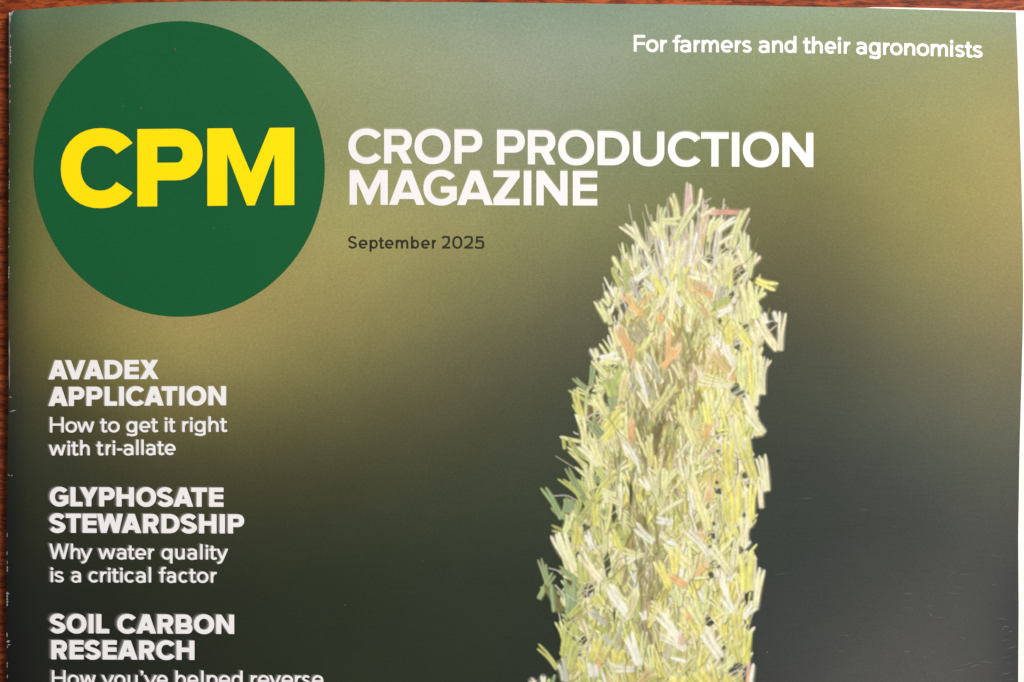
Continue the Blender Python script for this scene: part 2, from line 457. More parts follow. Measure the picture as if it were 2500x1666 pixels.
def glyph(ch, ww, H, X, tv, th):
    g = Glyph(ww, H, X, tv, th)
    w_, ov = ww, 0.018 * H
    if ch == 'A' or ch == 'V':
        s = tv * 1.13; a = s * 0.56; c = w_ / 2
        f = (lambda y: y) if ch == 'A' else (lambda y: H - y)
        g.poly((0, f(0)), (s, f(0)), (c - a + s, f(H)), (c - a, f(H)))
        g.poly((w_, f(0)), (w_ - s, f(0)), (c + a - s, f(H)), (c + a, f(H)))
        if ch == 'A':
            y0, y1 = 0.17 * H, 0.17 * H + th
            x = lambda y: (c - a) * y / H + s * 0.5
            g.poly((x(y0), y0), (w_ - x(y0), y0), (w_ - x(y1), y1), (x(y1), y1))
    elif ch == 'B':
        g.rect(0, 0, tv, H)
        g.bowl(0, 0.555 * H, w_, kx=1.0, th=th * 0.95)
        g.bowl(0.555 * H - th * 0.95, H, w_ * 0.955, kx=1.0, th=th * 0.95)
    elif ch == 'C':
        rx = w_ / 1.82
        g.ring(rx, H / 2, rx, H / 2 + ov, 37, 323)
    elif ch == 'G':
        rx = w_ / 1.88
        g.ring(rx, H / 2, rx, H / 2 + ov, 40, 318)
        g.rect(w_ * 0.52, 0.36 * H, w_, 0.36 * H + th * 0.95)
        g.poly((w_ - tv, 0.23 * H), (w_ - tv * 0.5, 0.10 * H), (w_, 0.15 * H), (w_, 0.36 * H + th * 0.5), (w_ - tv, 0.36 * H + th * 0.5))
    elif ch == 'D':
        g.rect(0, 0, tv, H); g.bowl(0, H, w_, kx=1.03)
    elif ch in 'EFL':
        g.rect(0, 0, tv, H)
        if ch in 'EF':
            g.rect(0, H - th, w_, H)
            g.rect(0, 0.5 * H - th * (0.42 if ch == 'E' else .6), w_ * 0.985, 0.5 * H + th * (0.58 if ch == 'E' else .4))
        if ch in 'EL': g.rect(0, 0, w_, th)
    elif ch == 'H':
        g.rect(0, 0, tv, H); g.rect(w_ - tv, 0, w_, H); g.rect(0, 0.5 * H - th * .42, w_, 0.5 * H + th * .58)
    elif ch == 'I': g.rect(0, 0, w_, H)
    elif ch == 'M':
        s = tv * 1.24; c = w_ / 2; b = 0.05 * H
        g.rect(0, 0, tv, H); g.rect(w_ - tv, 0, w_, H)
        g.poly((0, H), (s, H), (c, 0.42 * H), (c, 0), (c - b, 0), (tv * 0.98, 0.68 * H), (0, 0.68 * H))
        g.poly((w_, H), (w_ - s, H), (c, 0.42 * H), (c, 0), (c + b, 0), (w_ - tv * 0.98, 0.68 * H), (w_, 0.68 * H))
    elif ch == 'N':
        s = tv * 1.02
        g.rect(0, 0, tv, H); g.rect(w_ - tv, 0, w_, H)
        g.poly((s, H), (w_ - tv, 0.385 * H), (w_ - s, 0), (tv, 0.615 * H)); g.poly((0, H), (s, H), (tv, 0.615 * H), (0, 0.6 * H)); g.poly((w_, 0), (w_ - s, 0), (w_ - tv, 0.385 * H), (w_, 0.4 * H))
    elif ch in 'O':
        g.ring(w_ / 2, H / 2, w_ / 2, H / 2 + ov)
    elif ch == 'P':
        g.rect(0, 0, tv, H); g.bowl(0.335 * H, H, w_, kx=1.0)
    elif ch == 'R':
        g.rect(0, 0, tv, H); g.bowl(0.345 * H, H, w_ * 0.995, kx=1.0)
        g.poly((w_ * 0.42, 0.40 * H), (w_ * 0.74, 0.40 * H), (w_, 0), (w_ - tv * 1.16, 0))
    elif ch == 'S':
        uv = [(.98,.83),(.80,.955),(.5,1.0),(.17,.93),(.0,.75),(.14,.60),(.5,.505),(.86,.395),(1.0,.24),(.84,.065),(.5,0),(.2,.05),(-.01,.18)]
        g.path([(tv / 2 + u * (w_ - tv), -ov + th / 2 + v * (H + 2 * ov - th)) for u, v in uv])
    elif ch == 'T':
        g.rect(0, H - th, w_, H); g.rect(w_ / 2 - tv / 2, 0, w_ / 2 + tv / 2, H)
    elif ch == 'U':
        ry = 0.42 * H
        g.rect(0, ry - ov, tv, H); g.rect(w_ - tv, ry - ov, w_, H)
        g.ring(w_ / 2, ry - ov, w_ / 2, ry, 180, 360)
    elif ch == 'X':
        s = tv * 1.22
        g.poly((0, 0), (s, 0), (w_ * .98, H), (w_ * .98 - s, H)); g.poly((w_, 0), (w_ - s, 0), (w_ * .02, H), (w_ * .02 + s, H))
    elif ch == 'Y':
        s = tv * 1.15; c = w_ / 2
        g.rect(c - tv / 2, 0, c + tv / 2, 0.45 * H)
        g.poly((0, H), (s, H), (c + tv * .5, 0.42 * H), (c - tv * .5, 0.36 * H)); g.poly((w_, H), (w_ - s, H), (c - tv * .5, 0.42 * H), (c + tv * .5, 0.36 * H))
    elif ch == 'Z':
        g.rect(0, 0, w_, th); g.rect(0, H - th, w_, H)
        g.poly((0, th * .99), (0, th * .6), (tv * 1.3, th * .8), (w_, H - th * .95), (w_, H - th * .5), (w_ - tv * 1.35, H - th * .9))
    elif ch == 'W' or ch == 'w':
        h = H if ch == 'W' else X
        s = tv * 1.06; c = w_ / 2; ap = s * .5
        q = 0.265 * w_
        for f in (lambda x: x, lambda x: w_ - x):
            g.poly((f(0), h), (f(s), h), (f(q + ap), 0), (f(q - ap), 0))
            g.poly((f(q - ap), 0), (f(q + ap), 0), (f(c + ap * 0.95), h), (f(c - ap * 0.95), h))
    # ---------------- lower case
    elif ch == 'o':
        g.ring(w_ / 2, X / 2, w_ / 2, X / 2 + ov)
    elif ch == 'c':
        rx = w_ / 1.76; g.ring(rx, X / 2, rx, X / 2 + ov, 42, 318)
    elif ch == 'e':
        g.ring(w_ / 2, X / 2, w_ / 2, X / 2 + ov, -8, 312)
        g.rect(tv * .5, X * 0.5 - th * .62, w_ - tv * .25, X * 0.5 + th * .25)
    elif ch == 'a':
        g.rect(w_ - tv, 0, w_, 0.66 * X)
        g.path([(0.08 * w_, 0.80 * X), (0.28 * w_, X - th * .62 + ov), (0.52 * w_, X - th / 2 + ov), (0.80 * w_, X - th * .8), (w_ - tv / 2, 0.64 * X)])
        g.ring(0.47 * w_, 0.295 * X, 0.47 * w_, 0.315 * X + ov, 20, 340, tv=tv * .95, th=th * .88)
        g.rect(0.55 * w_, 0.61 * X + ov - th * .88, w_ - tv * .4, 0.61 * X + ov)
    elif ch in 'bpdqg':
        left = ch in 'bp'
        asc = ch in 'bd'
        x0 = 0 if left else w_ - tv
        if ch == 'g':
            g.rect(x0, -0.10 * X, w_, X)
            g.path([(w_ - tv / 2, 0.0), (w_ - tv * .62, -0.20 * X), (0.52 * w_, -0.36 * X + th / 2 - ov), (0.26 * w_, -0.35 * X + th * .6), (0.06 * w_, -0.22 * X)])
        else:
            g.rect(x0, 0 if asc else -0.37 * X, x0 + tv, H * 1.0 if asc else X)
        rw = w_ - tv * .15
        cx = (w_ - rw / 2) if left else rw / 2
        g.ring(cx, X / 2, rw / 2, X / 2 + ov, tv=tv * .98)
    elif ch == 'f':
        sx = w_ * 0.30
        g.rect(sx, 0, sx + tv, H * 0.80)
        g.path([(sx + tv / 2, H * 0.74), (sx + tv * .62, H * 0.90), (sx + tv * 1.5, H + ov - th / 2), (w_, H * 0.985 - th / 2)])
        g.rect(0, X - th * .95, w_ * 0.93, X)
    elif ch == 't':
        sx = w_ * 0.24
        g.rect(sx, 0.2 * X, sx + tv, X * 1.27)
        g.path([(sx + tv / 2, 0.26 * X), (sx + tv * .65, 0.10 * X), (sx + tv * 1.5, th / 2 - ov), (w_, th * .72)])
        g.rect(0, X - th * .95, w_ * 0.95, X)
    elif ch in 'nhmu':
        def arch(a, b, flip=False):
            ry = 0.46 * X
            rx = (b - a - tv * .3) / 2
            cx = b - rx
            if not flip:
                g.rect(b - tv, 0, b, X + ov - ry)
                g.ring(cx, X + ov - ry, rx, ry, 0, 168)
            else:
                g.rect(a, ry - ov, a + tv, X)
                g.ring(a + rx, ry - ov, rx, ry, 180, 348)
        if ch == 'u':
            g.rect(w_ - tv, 0, w_, X); arch(0, w_, True)
        else:
            g.rect(0, 0, tv, H if ch == 'h' else X)
            if ch == 'm':
                m = w_ / 2 + tv / 2
                arch(0, m); arch(m - tv, w_)
            else:
                arch(0, w_)
    elif ch == 'r':
        g.rect(0, 0, tv, X)
        g.path([(tv * .5, 0.55 * X), (tv * 1.1, 0.80 * X), (0.62 * w_, X - th * .62), (w_, X - th / 2)])
    elif ch == 'i':
        g.rect(w_ / 2 - tv / 2, 0, w_ / 2 + tv / 2, X)
        r = tv * 0.62
        g.poly(*[(w_ / 2 + r * math.cos(k * math.pi / 6), X + 0.24 * X + r * math.sin(k * math.pi / 6)) for k in range(12)])
    elif ch == 'l': g.rect(w_ / 2 - tv / 2, 0, w_ / 2 + tv / 2, H)
    elif ch == 's':
        uv = [(.94,.85),(.78,.96),(.5,1.0),(.2,.94),(.04,.76),(.2,.60),(.5,.51),(.82,.41),(.98,.24),(.82,.055),(.5,0),(.2,.045),(.02,.15)]
        g.path([(tv / 2 + u * (w_ - tv), -ov + th / 2 + v * (X + 2 * ov - th)) for u, v in uv], scale=0.95)
    elif ch in 'vy':
        s = tv * 1.08; c = w_ / 2; ap = s * .52
        g.poly((0, X), (s, X), (c + ap, 0), (c - ap, 0)); g.poly((w_, X), (w_ - s, X), (c - ap, 0), (c + ap, 0))
        if ch == 'y':
            g.path([(c + s * .1, 0.08 * X), (c - s * .35, -0.16 * X), (c - s * .95, -0.33 * X + th * .3), (c - s * 1.9, -0.33 * X)])
    elif ch == '-': g.rect(0, 0.42 * X, w_, 0.42 * X + th)
    elif ch == "'":
        r = w_ * .42
        g.poly(*[(w_ * .5 + r * math.cos(k * math.pi / 6), H - r + r * math.sin(k * math.pi / 6)) for k in range(12)])
        g.poly((w_ * .5, H - r * 1.6), (w_ * .92, H - r), (w_ * .80, H - r * 2.4), (w_ * .2, H - r * 3.6))
    elif ch == '2':
        g.rect(0, 0, w_, th)
        g.path([(0.04 * w_, 0.82 * H), (0.22 * w_, 0.95 * H), (0.5 * w_, H - th / 2 + ov), (0.80 * w_, 0.92 * H), (w_ - tv * .6, 0.72 * H), (0.82 * w_, 0.52 * H), (0.5 * w_, 0.28 * H), (0.06 * w_, th * .5)])
    elif ch == '0': g.ring(w_ / 2, H / 2, w_ / 2, H / 2 + ov, p=2.25)
    elif ch == '5':
        g.rect(0.12 * w_, H - th, 0.92 * w_, H); g.poly((0.12 * w_, H), (0.12 * w_ + tv * .95, H), (0.08 * w_ + tv * .95, 0.46 * H), (0.08 * w_, 0.42 * H))
        g.path([(0.12 * w_, 0.49 * H), (0.3 * w_, 0.60 * H), (0.52 * w_, 0.64 * H - th * .1), (0.86 * w_, 0.54 * H), (w_ - tv / 2, 0.32 * H), (0.84 * w_, 0.09 * H), (0.5 * w_, th / 2 - ov), (0.2 * w_, 0.07 * H), (0.0 * w_, 0.17 * H)])
    return g

def ear(q):
    from mathutils.geometry import tessellate_polygon
    return [[q[i] for i in t] for t in tessellate_polygon([[Vector((x, y, 0)) for x, y in q]])]
_cache = {}
def glyph_mesh(ch, ww, H, X, tv, th):
    key = (ch, round(ww, 1), H, X, tv, th)
    if key not in _cache:
        g = glyph(ch, ww, H, X, tv, th)
        T = []
        for q in g.q:
            for t in ([q] if len(q) == 3 else [[q[0], q[i], q[i + 1]] for i in range(1, len(q) - 1)]) if len(q) != 7 else ear(q):
                ar = (t[1][0] - t[0][0]) * (t[2][1] - t[0][1]) - (t[2][0] - t[0][0]) * (t[1][1] - t[0][1])
                if abs(ar) < 1e-3: continue
                T.append(t if ar > 0 else [t[0], t[2], t[1]])
        V, E = [], []
        for t in T:
            b = len(V); V += [Vector(p) for p in t]; E += [(b, b + 1), (b + 1, b + 2), (b + 2, b)]
        r = delaunay_2d_cdt(V, E, [], 0, 0.004)
        pts = [(p.x, p.y) for p in r[0]]
        TA = np.array(T)
        faces = []
        for f in r[2]:
            cx = sum(pts[i][0] for i in f) / len(f); cy = sum(pts[i][1] for i in f) / len(f)
            ok = np.ones(len(TA), bool)
            for i in range(3):
                p, q = TA[:, i], TA[:, (i + 1) % 3]
                ok &= (q[:, 0] - p[:, 0]) * (cy - p[:, 1]) - (q[:, 1] - p[:, 1]) * (cx - p[:, 0]) >= -1e-6
            if ok.any(): faces.append(tuple(f))
        _cache[key] = (pts, faces)
    return _cache[key]

ZT = Z0 + 0.0030
def text_line(name, parent, items, base, H, X, tv, th, mat, z=ZT, ghost=None, label=None):
    """items: (char, x0, x1) in photograph pixels; base(x) the baseline's pixel row"""
    line = bpy.data.objects.new(name, None)
    col.objects.link(line)
    line.parent = mag
    if label: line['label'] = label
    V, F, vz = [], [], []
    for n, (ch, x0, x1) in enumerate(items):
        vs, fs = glyph_mesh(ch, x1 - x0, H, X, tv, th)
        # neighbours that touch (kerning) must not share a plane
        zz = z + (n % 2) * 0.0003
        P = [(x0 + x, base(x0 + x) - y) for x, y in vs]
        b = len(V)
        V += P; vz += [zz] * len(P)
        F += [tuple(b + i for i in f) for f in fs]
        fix_up(make_obj('letter', [W(x, y, zz) for x, y in P], list(fs), mat, line))
    if ghost:  # stepped pale copies under the letters imitate lens smear in colour
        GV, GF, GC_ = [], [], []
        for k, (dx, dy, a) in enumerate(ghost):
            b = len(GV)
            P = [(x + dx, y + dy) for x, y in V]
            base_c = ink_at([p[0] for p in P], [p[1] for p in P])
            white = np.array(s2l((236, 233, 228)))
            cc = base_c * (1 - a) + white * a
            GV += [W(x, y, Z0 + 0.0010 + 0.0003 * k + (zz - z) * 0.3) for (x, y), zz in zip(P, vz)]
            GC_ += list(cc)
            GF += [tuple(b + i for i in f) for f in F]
        go = make_obj('painted_lens_glow', GV, GF, M_GHOST, line, GC_)
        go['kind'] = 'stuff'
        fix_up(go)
    return line

def fix_up(o):
    me = o.data
    flip = [p.index for p in me.polygons if p.normal.z < 0]
    if flip:
        import bmesh
        bm = bmesh.new(); bm.from_mesh(me); bm.faces.ensure_lookup_table()
        bmesh.ops.reverse_faces(bm, faces=[bm.faces[i] for i in flip])
        bm.to_mesh(me); bm.free()

def conv(s, x0, k):
    """'C 80 397, R 422 690' measured on an enlargement -> photograph pixels"""
    out = []
    for t in s.split(','):
        c, a, b = t.split()
        out.append((c, x0 + float(a) / k, x0 + float(b) / k))
    return out
def ln(xa, ya, xb, yb):
    return lambda x: ya + (yb - ya) * (x - xa) / (xb - xa)
def curve(tab):
    xs = [a for a, _ in tab]; ys = [b for _, b in tab]
    return lambda x: float(np.interp(x, xs, ys))

g_up = [(-0.4, -5.6, .04), (-0.3, -4.2, .09), (0, -2.8, .18), (0, -1.4, .34)]  # offsets and strengths of the painted lens glow
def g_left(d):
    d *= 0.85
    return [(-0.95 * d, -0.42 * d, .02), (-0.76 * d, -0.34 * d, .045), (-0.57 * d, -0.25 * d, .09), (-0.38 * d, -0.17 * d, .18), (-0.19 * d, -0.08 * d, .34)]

# the roundel
def disc():
    n = 160
    cx, cy, rx, ry = 438.3, 413, 354.8, 361
    V = [W(cx, cy, Z0 + 0.0012)] + [W(cx + rx * math.cos(2 * math.pi * i / n), cy - ry * math.sin(2 * math.pi * i / n), Z0 + 0.0012) for i in range(n)]
    # lies on the flat of the cover up to its left edge
    F = [(0, 1 + i, 1 + (i + 1) % n) for i in range(n)]
    o = make_obj('logo_disc', V, F, M_GREEN, mag, label='dark green printed disc in the top left of the cover')
    return o
d_ = disc()
# the disc starts at 83 px where the cover has just begun to roll down: keep it on the sheet
for v in d_.data.vertices:
    px = v.co.x * PX + 1250
    dz = Z0 - cover_z(px, 0)
    v.co.z = Z0 + 0.0012 - 0 * dz

CPMb = lambda x: 30 + (968 - (x - 335) * 0.022) * 0.4911
o_ = text_line('logo_lettering', cover, [('C', 60 + 180 * .491, 60 + 539 * .491), ('P', 60 + 561 * .491, 60 + 885 * .491), ('M', 60 + 909 * .491, 60 + 1341 * .491)],
          ln(148, 506.5, 718, 501), 189, 130, 48.4, 43, M_YELLOW, label='heavy yellow capitals CPM')

A_ = (830, 3.92)
t1 = conv('C 80 397, R 422 690, O 712 1060, P 1095 1362, P 1502 1770, R 1797 2063, O 2087 2433', *A_) + \
     conv('D 152 458, U 492 792, C 824 1140, T 1143 1408, I 1437 1510, O 1542 1888, N 1920 2218', 1420, 3.92)
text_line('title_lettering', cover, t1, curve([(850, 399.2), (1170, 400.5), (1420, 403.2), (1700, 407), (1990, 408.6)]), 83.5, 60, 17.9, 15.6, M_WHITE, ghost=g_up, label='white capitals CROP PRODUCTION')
t2 = conv('M 92 458, A 470 810, G 798 1118, A 1120 1465, Z 1468 1720, I 1758 1832, N 1880 2178, E 2228 2463', *A_)
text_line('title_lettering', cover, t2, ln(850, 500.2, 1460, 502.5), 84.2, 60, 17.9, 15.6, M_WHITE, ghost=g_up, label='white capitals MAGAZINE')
t3 = conv('S 78 163, e 180 265, p 283 363, t 370 422, e 430 515, m 533 655, b 680 758, e 777 860, r 880 920, 2 978 1055, 0 1075 1172, 2 1190 1275, 5 1293 1380', *A_)
text_line('date_lettering', cover, t3, ln(850, 607, 1180, 607.4), 30.2, 21.2, 5.1, 4.6, M_BLACK, label='small dark lettering September 2025')
t4 = conv('F 137 283, o 290 450, r 468 555, f 622 722, a 715 855, r 885 967, m 985 1205, e 1225 1380, r 1400 1482, s 1487 1615, a 1697 1835, n 1865 2003, d 2020 2172, t 2250 2352', 1520, 5.115) + \
     conv('h 112 250, e 272 420, i 440 475, r 510 595, a 665 800, g 822 972, r 1000 1085, o 1088 1247, n 1265 1405, o 1420 1580, m 1595 1815, i 1838 1878, s 1895 2025, t 2022 2115, s 2115 2250', 1960, 5.115)
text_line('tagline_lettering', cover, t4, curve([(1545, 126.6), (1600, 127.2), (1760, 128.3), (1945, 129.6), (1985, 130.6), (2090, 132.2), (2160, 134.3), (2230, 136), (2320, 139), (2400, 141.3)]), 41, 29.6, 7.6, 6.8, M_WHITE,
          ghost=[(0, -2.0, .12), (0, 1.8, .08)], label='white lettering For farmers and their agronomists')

K = 4.357
HB, XB = 46.8, 33
def bold(s, xa, ya, xb, yb, oy, gd):
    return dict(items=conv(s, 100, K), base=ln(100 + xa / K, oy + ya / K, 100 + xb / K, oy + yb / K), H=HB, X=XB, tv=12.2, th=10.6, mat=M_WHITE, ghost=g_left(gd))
def reg(s, xa, ya, xb, yb, oy, gd):
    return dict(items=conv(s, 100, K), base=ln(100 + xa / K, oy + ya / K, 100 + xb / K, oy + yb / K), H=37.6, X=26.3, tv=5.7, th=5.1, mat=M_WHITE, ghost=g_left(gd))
blocks = [
 ('AVADEX', bold('A 80 287, V 258 475, A 458 667, D 678 868, E 890 1042, X 1055 1252', 80, 292, 1252, 287, 860, 7)),
 ('APPLICATION', bold('A 80 287, P 298 463, P 485 655, L 678 810, I 832 884, C 905 1100, A 1100 1307, T 1285 1452, I 1473 1527, O 1550 1760, N 1782 1970', 80, 575, 1970, 566, 860, 7)),
 ('How to get it right', reg('H 97 243, o 262 385, w 385 570, t 630 705, o 715 838, g 910 1025, e 1048 1165, t 1170 1245, i 1320 1345, t 1358 1430, r 1505 1570, i 1590 1612, g 1635 1752, h 1783 1890, t 1905 1980', 97, 856, 1980, 848, 860, 7)),
 ('with tri-allate', reg('w 85 265, i 285 310, t 322 398, h 418 520, t 590 665, r 690 745, i 765 790, - 812 865, a 880 985, l 1015 1038, l 1070 1093, a 1118 1220, t 1235 1310, e 1318 1433', 85, 1101, 1433, 1093, 860, 7.5)),
 ('GLYPHOSATE', bold('G 95 292, L 315 443, Y 415 605, P 620 785, H 805 990, O 1015 1225, S 1235 1408, A 1410 1620, T 1600 1767, E 1790 1942', 80, 290, 1970, 296, 1170, 9)),
 ('STEWARDSHIP', bold('S 90 262, T 265 427, E 443 593, W 597 872, A 860 1068, R 1087 1253, D 1282 1475, S 1487 1660, H 1683 1868, I 1903 1957, P 1990 2162', 80, 571, 1970, 579, 1170, 9)),
 ('Why water quality', reg('W 90 297, h 318 420, y 417 550, w 610 793, a 808 910, t 922 995, e 1005 1120, r 1143 1205, q 1283 1400, u 1430 1530, a 1560 1660, l 1695 1720, i 1755 1778, t 1792 1870, y 1868 1992', 90, 851, 1980, 857, 1170, 9)),
 ('is a critical factor', reg('i 105 130, s 143 247, a 325 427, c 507 608, r 632 700, i 715 740, t 755 828, i 845 870, c 890 990, a 1012 1115, l 1148 1172, f 1255 1330, a 1340 1438, c 1465 1560, t 1575 1650, o 1660 1782, r 1808 1870', 90, 1097, 1870, 1103, 1170, 9)),
 ('SOIL CARBON', bold('S 95 262, O 275 485, I 508 560, L 590 727, C 812 1010, A 1015 1225, R 1240 1410, B 1435 1612, O 1628 1843, N 1865 2055', 95, 289, 2055, 297, 1480, 11)),
 ('RESEARCH', bold('R 112 278, E 305 455, S 467 637, E 657 807, A 815 1028, R 1045 1210, C 1227 1425, H 1443 1633', 95, 567, 1633, 573, 1480, 11)),
 ("How you've helped reverse", reg("H 118 263, o 285 405, w 415 585, y 645 780, o 782 900, u 925 1030, ' 1056 1095, v 1095 1235, e 1235 1350, h 1432 1542, e 1560 1675, l 1705 1732, p 1765 1881, e 1894 2014, d 2029 2146, r 2233 2300, e 2310 2429, v 2429 2555, e 2562 2682, r 2703 2770, s 2777 2867, e 2886 3005", 118, 848, 3005, 854, 1480, 10)),
]
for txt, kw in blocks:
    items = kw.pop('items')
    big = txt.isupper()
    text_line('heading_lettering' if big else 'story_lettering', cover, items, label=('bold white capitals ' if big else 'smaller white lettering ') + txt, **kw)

# ------------------------------------------------------------------ printed picture of the grass seed head
PAL = dict(
    c=(242, 233, 190), p=(232, 230, 166), y=(228, 222, 124), g=(188, 195, 116), d=(150, 168, 122), k=(224, 196, 176),
    o=(240, 188, 126), w=(248, 243, 220), s=(228, 176, 144), b=(192, 188, 170), h=(214, 213, 142), t=(156, 142, 88),
    n=(120, 114, 72), q=(176, 168, 132), r=(222, 192, 134))

# The picture is flat ink, so it is drawn the way a print is: strokes laid over one another on a fine
# raster, which then becomes the colours of one sheet of small quads on the cover.
CX0, CY0, CX1, CY1 = 1286, 424, 1966, 1964
CW, CH = CX1 - CX0, CY1 - CY0
canvas = np.zeros((CH, CW, 3)); calpha = np.zeros((CH, CW))
nrs = np.random.RandomState(4)
def smooth_noise(h, w_, cell_y, cell_x):
    g = nrs.rand(h // cell_y + 3, w_ // cell_x + 3)
    yy = np.arange(h) / cell_y; xx = np.arange(w_) / cell_x
    y0 = yy.astype(int); x0 = xx.astype(int)
    fy = cub(yy - y0)[:, None]; fx = cub(xx - x0)[None, :]
    return (g[y0][:, x0] * (1 - fy) * (1 - fx) + g[y0 + 1][:, x0] * fy * (1 - fx) + g[y0][:, x0 + 1] * (1 - fy) * fx + g[y0 + 1][:, x0 + 1] * fy * fx)
GRAIN = (smooth_noise(CH, CW, 3, 2) - .5) * 0.10 + (smooth_noise(CH, CW, 14, 5) - .5) * 0.12 + (smooth_noise(CH, CW, 60, 40) - .5) * 0.06

def jit(c, a, r):
    k = 1 + r.uniform(-a, a)
    return tuple(max(0, min(255, v * k + r.uniform(-4, 4))) for v in c)
def mixc(a, b, t): return tuple(x * (1 - t) + y * t for x, y in zip(a, b))

def brush(pts, widths, across, soft=2.2, opacity=1.0, tip=None, erase=False, notch=0.0):
    """across: colours from the left edge to the right edge of the stroke"""
    P = np.array(pts, float); Wd = np.array(widths, float)
    m = Wd.max() / 2 + soft + 1
    x0 = max(0, int(P[:, 0].min() - m) - CX0); x1 = min(CW, int(P[:, 0].max() + m) + 2 - CX0)
    y0 = max(0, int(P[:, 1].min() - m) - CY0); y1 = min(CH, int(P[:, 1].max() + m) + 2 - CY0)
    if x1 <= x0 or y1 <= y0: return
    X, Y = np.meshgrid(np.arange(x0, x1) + CX0 + .5, np.arange(y0, y1) + CY0 + .5)
    best = np.full(X.shape, 1e9); q = np.zeros(X.shape); S = np.zeros(X.shape); wq = np.ones(X.shape)
    n = len(P) - 1
    for k in range(n):
        ax, ay = P[k]; dx, dy = P[k + 1] - P[k]
        L2 = dx * dx + dy * dy + 1e-9
        tu = ((X - ax) * dx + (Y - ay) * dy) / L2
        t = np.clip(tu, 0, 1)
        ln_k = math.sqrt(L2)
        # square-cut ends: past the first and last point only the along-stroke distance counts
        lo_, hi_ = (-9 if k == 0 else 0), (9 if k == n - 1 else 1)
        tp = np.clip(tu, lo_, hi_)
        ex = X - ax - tp * dx; ey = Y - ay - tp * dy
        d = np.hypot(ex, ey)
        wk = (Wd[k] * (1 - t) + Wd[k + 1] * t) / 2
        sc = d - wk
        if k == 0:
            qq = d / np.maximum(wk, .3)
            tooth = np.abs(qq - 0.5) * 1.9 - 0.55 if notch else qq * 1.5 - 0.5
            sc = np.maximum(sc, -tu * ln_k + wk * tooth)
        if k == n - 1:
            sc = np.maximum(sc, (tu - 1) * ln_k - wk * 0.25 + wk * 0.35 * (d / np.maximum(wk, .3)) ** 2)
        sel = sc < best
        best = np.where(sel, sc, best)
        q = np.where(sel, np.sign(dx * ey - dy * ex) * d / np.maximum(wk, .3), q)
        S = np.where(sel, (k + t) / n, S)
    a = np.clip(0.5 - best / soft, 0, 1) * opacity
    C = np.array(across, float)
    u = np.clip((q + 1) / 2, 0, 1) * (len(C) - 1)
    i = np.minimum(u.astype(int), len(C) - 2); f = (u - i)[..., None]
    col_ = C[i] * (1 - f) + C[i + 1] * f
    if tip is not None:
        g = np.clip(1 - S / 0.35, 0, 1)[..., None] * 0.7
        col_ = col_ * (1 - g) + np.array(tip, float) * g
    col_ = np.clip(col_ * (1 + GRAIN[y0:y1, x0:x1, None]), 0, 255)
    A = a[..., None]
    sub = canvas[y0:y1, x0:x1]; sa = calpha[y0:y1, x0:x1]
    if erase:
        canvas[y0:y1, x0:x1] = sub * (1 - A); calpha[y0:y1, x0:x1] = sa * (1 - a)
    else:
        canvas[y0:y1, x0:x1] = sub * (1 - A) + col_ * A
        calpha[y0:y1, x0:x1] = sa * (1 - a) + a

def anther(x1, y1, x2, y2, wd, cc, r=rng, halo=False, soft=2.4, shade=0.35):
    """one anther: two long sacs lying side by side, a paler blunt tip with a small notch"""
    c = PAL[cc] if isinstance(cc, str) else cc
    L = math.hypot(x2 - x1, y2 - y1)
    if L < 1: return
    ux, uy = (x2 - x1) / L, (y2 - y1) / L
    nx, ny = -uy, ux
    bend = r.uniform(-0.05, 0.05) * L
    lit = jit(c, 0.05, r)
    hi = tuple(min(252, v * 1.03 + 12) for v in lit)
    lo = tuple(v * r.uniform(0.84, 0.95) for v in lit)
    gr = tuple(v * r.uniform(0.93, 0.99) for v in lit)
    n = 6
    def centre(off_tip, off_base, t0):
        pts = []
        for k in range(n + 1):
            t = t0 + (1 - t0) * k / n
            o = bend * math.sin(math.pi * t) + off_tip * max(0, 1 - t * 1.7) + off_base
            pts.append((x1 + ux * L * t + nx * o, y1 + uy * L * t + ny * o))
        return pts
    prof = (0.60, 0.88, 0.98, 1.0, 1.0, 0.96, 0.86)
    lightleft = nx > 0
    mid = centre(0, 0, 0.06)
    if shade:
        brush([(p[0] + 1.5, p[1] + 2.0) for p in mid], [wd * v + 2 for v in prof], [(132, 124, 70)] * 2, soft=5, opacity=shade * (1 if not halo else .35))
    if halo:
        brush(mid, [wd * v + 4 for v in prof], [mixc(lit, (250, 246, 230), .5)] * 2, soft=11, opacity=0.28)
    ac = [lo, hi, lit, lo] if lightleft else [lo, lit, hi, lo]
    tipc = mixc(hi, (252, 246, 226), .45) if sum(c) > 520 else None
    if wd > 10.5:
        w2 = wd * 0.56
        f = r.uniform(.10, .34) * wd
        t_a, t_b = (0, r.uniform(0.0, .16)) if r.random() < .5 else (r.uniform(0.0, .16), 0)
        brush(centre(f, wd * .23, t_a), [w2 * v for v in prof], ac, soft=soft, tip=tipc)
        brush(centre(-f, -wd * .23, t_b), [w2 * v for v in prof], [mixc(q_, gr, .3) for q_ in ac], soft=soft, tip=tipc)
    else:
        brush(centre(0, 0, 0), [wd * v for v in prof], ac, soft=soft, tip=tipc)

def filament(x1, y1, x2, y2, wd=2.2, c=(226, 222, 214), bow=0.1, r=rng):
    L = math.hypot(x2 - x1, y2 - y1)
    nx, ny = -(y2 - y1) / L, (x2 - x1) / L
    b = bow * L * r.choice((-1, 1))
    pts = []
    for k in range(7):
        t = k / 6
        o = b * math.sin(math.pi * t) + 0.02 * L * math.sin(7 * t)
        pts.append((x1 + (x2 - x1) * t + nx * o, y1 + (y2 - y1) * t + ny * o))
    cc = jit(c, 0.08, r)
    brush(pts, [wd] * 7, [tuple(v * .9 for v in cc), cc, tuple(v * .9 for v in cc)], soft=1.8, opacity=.9)

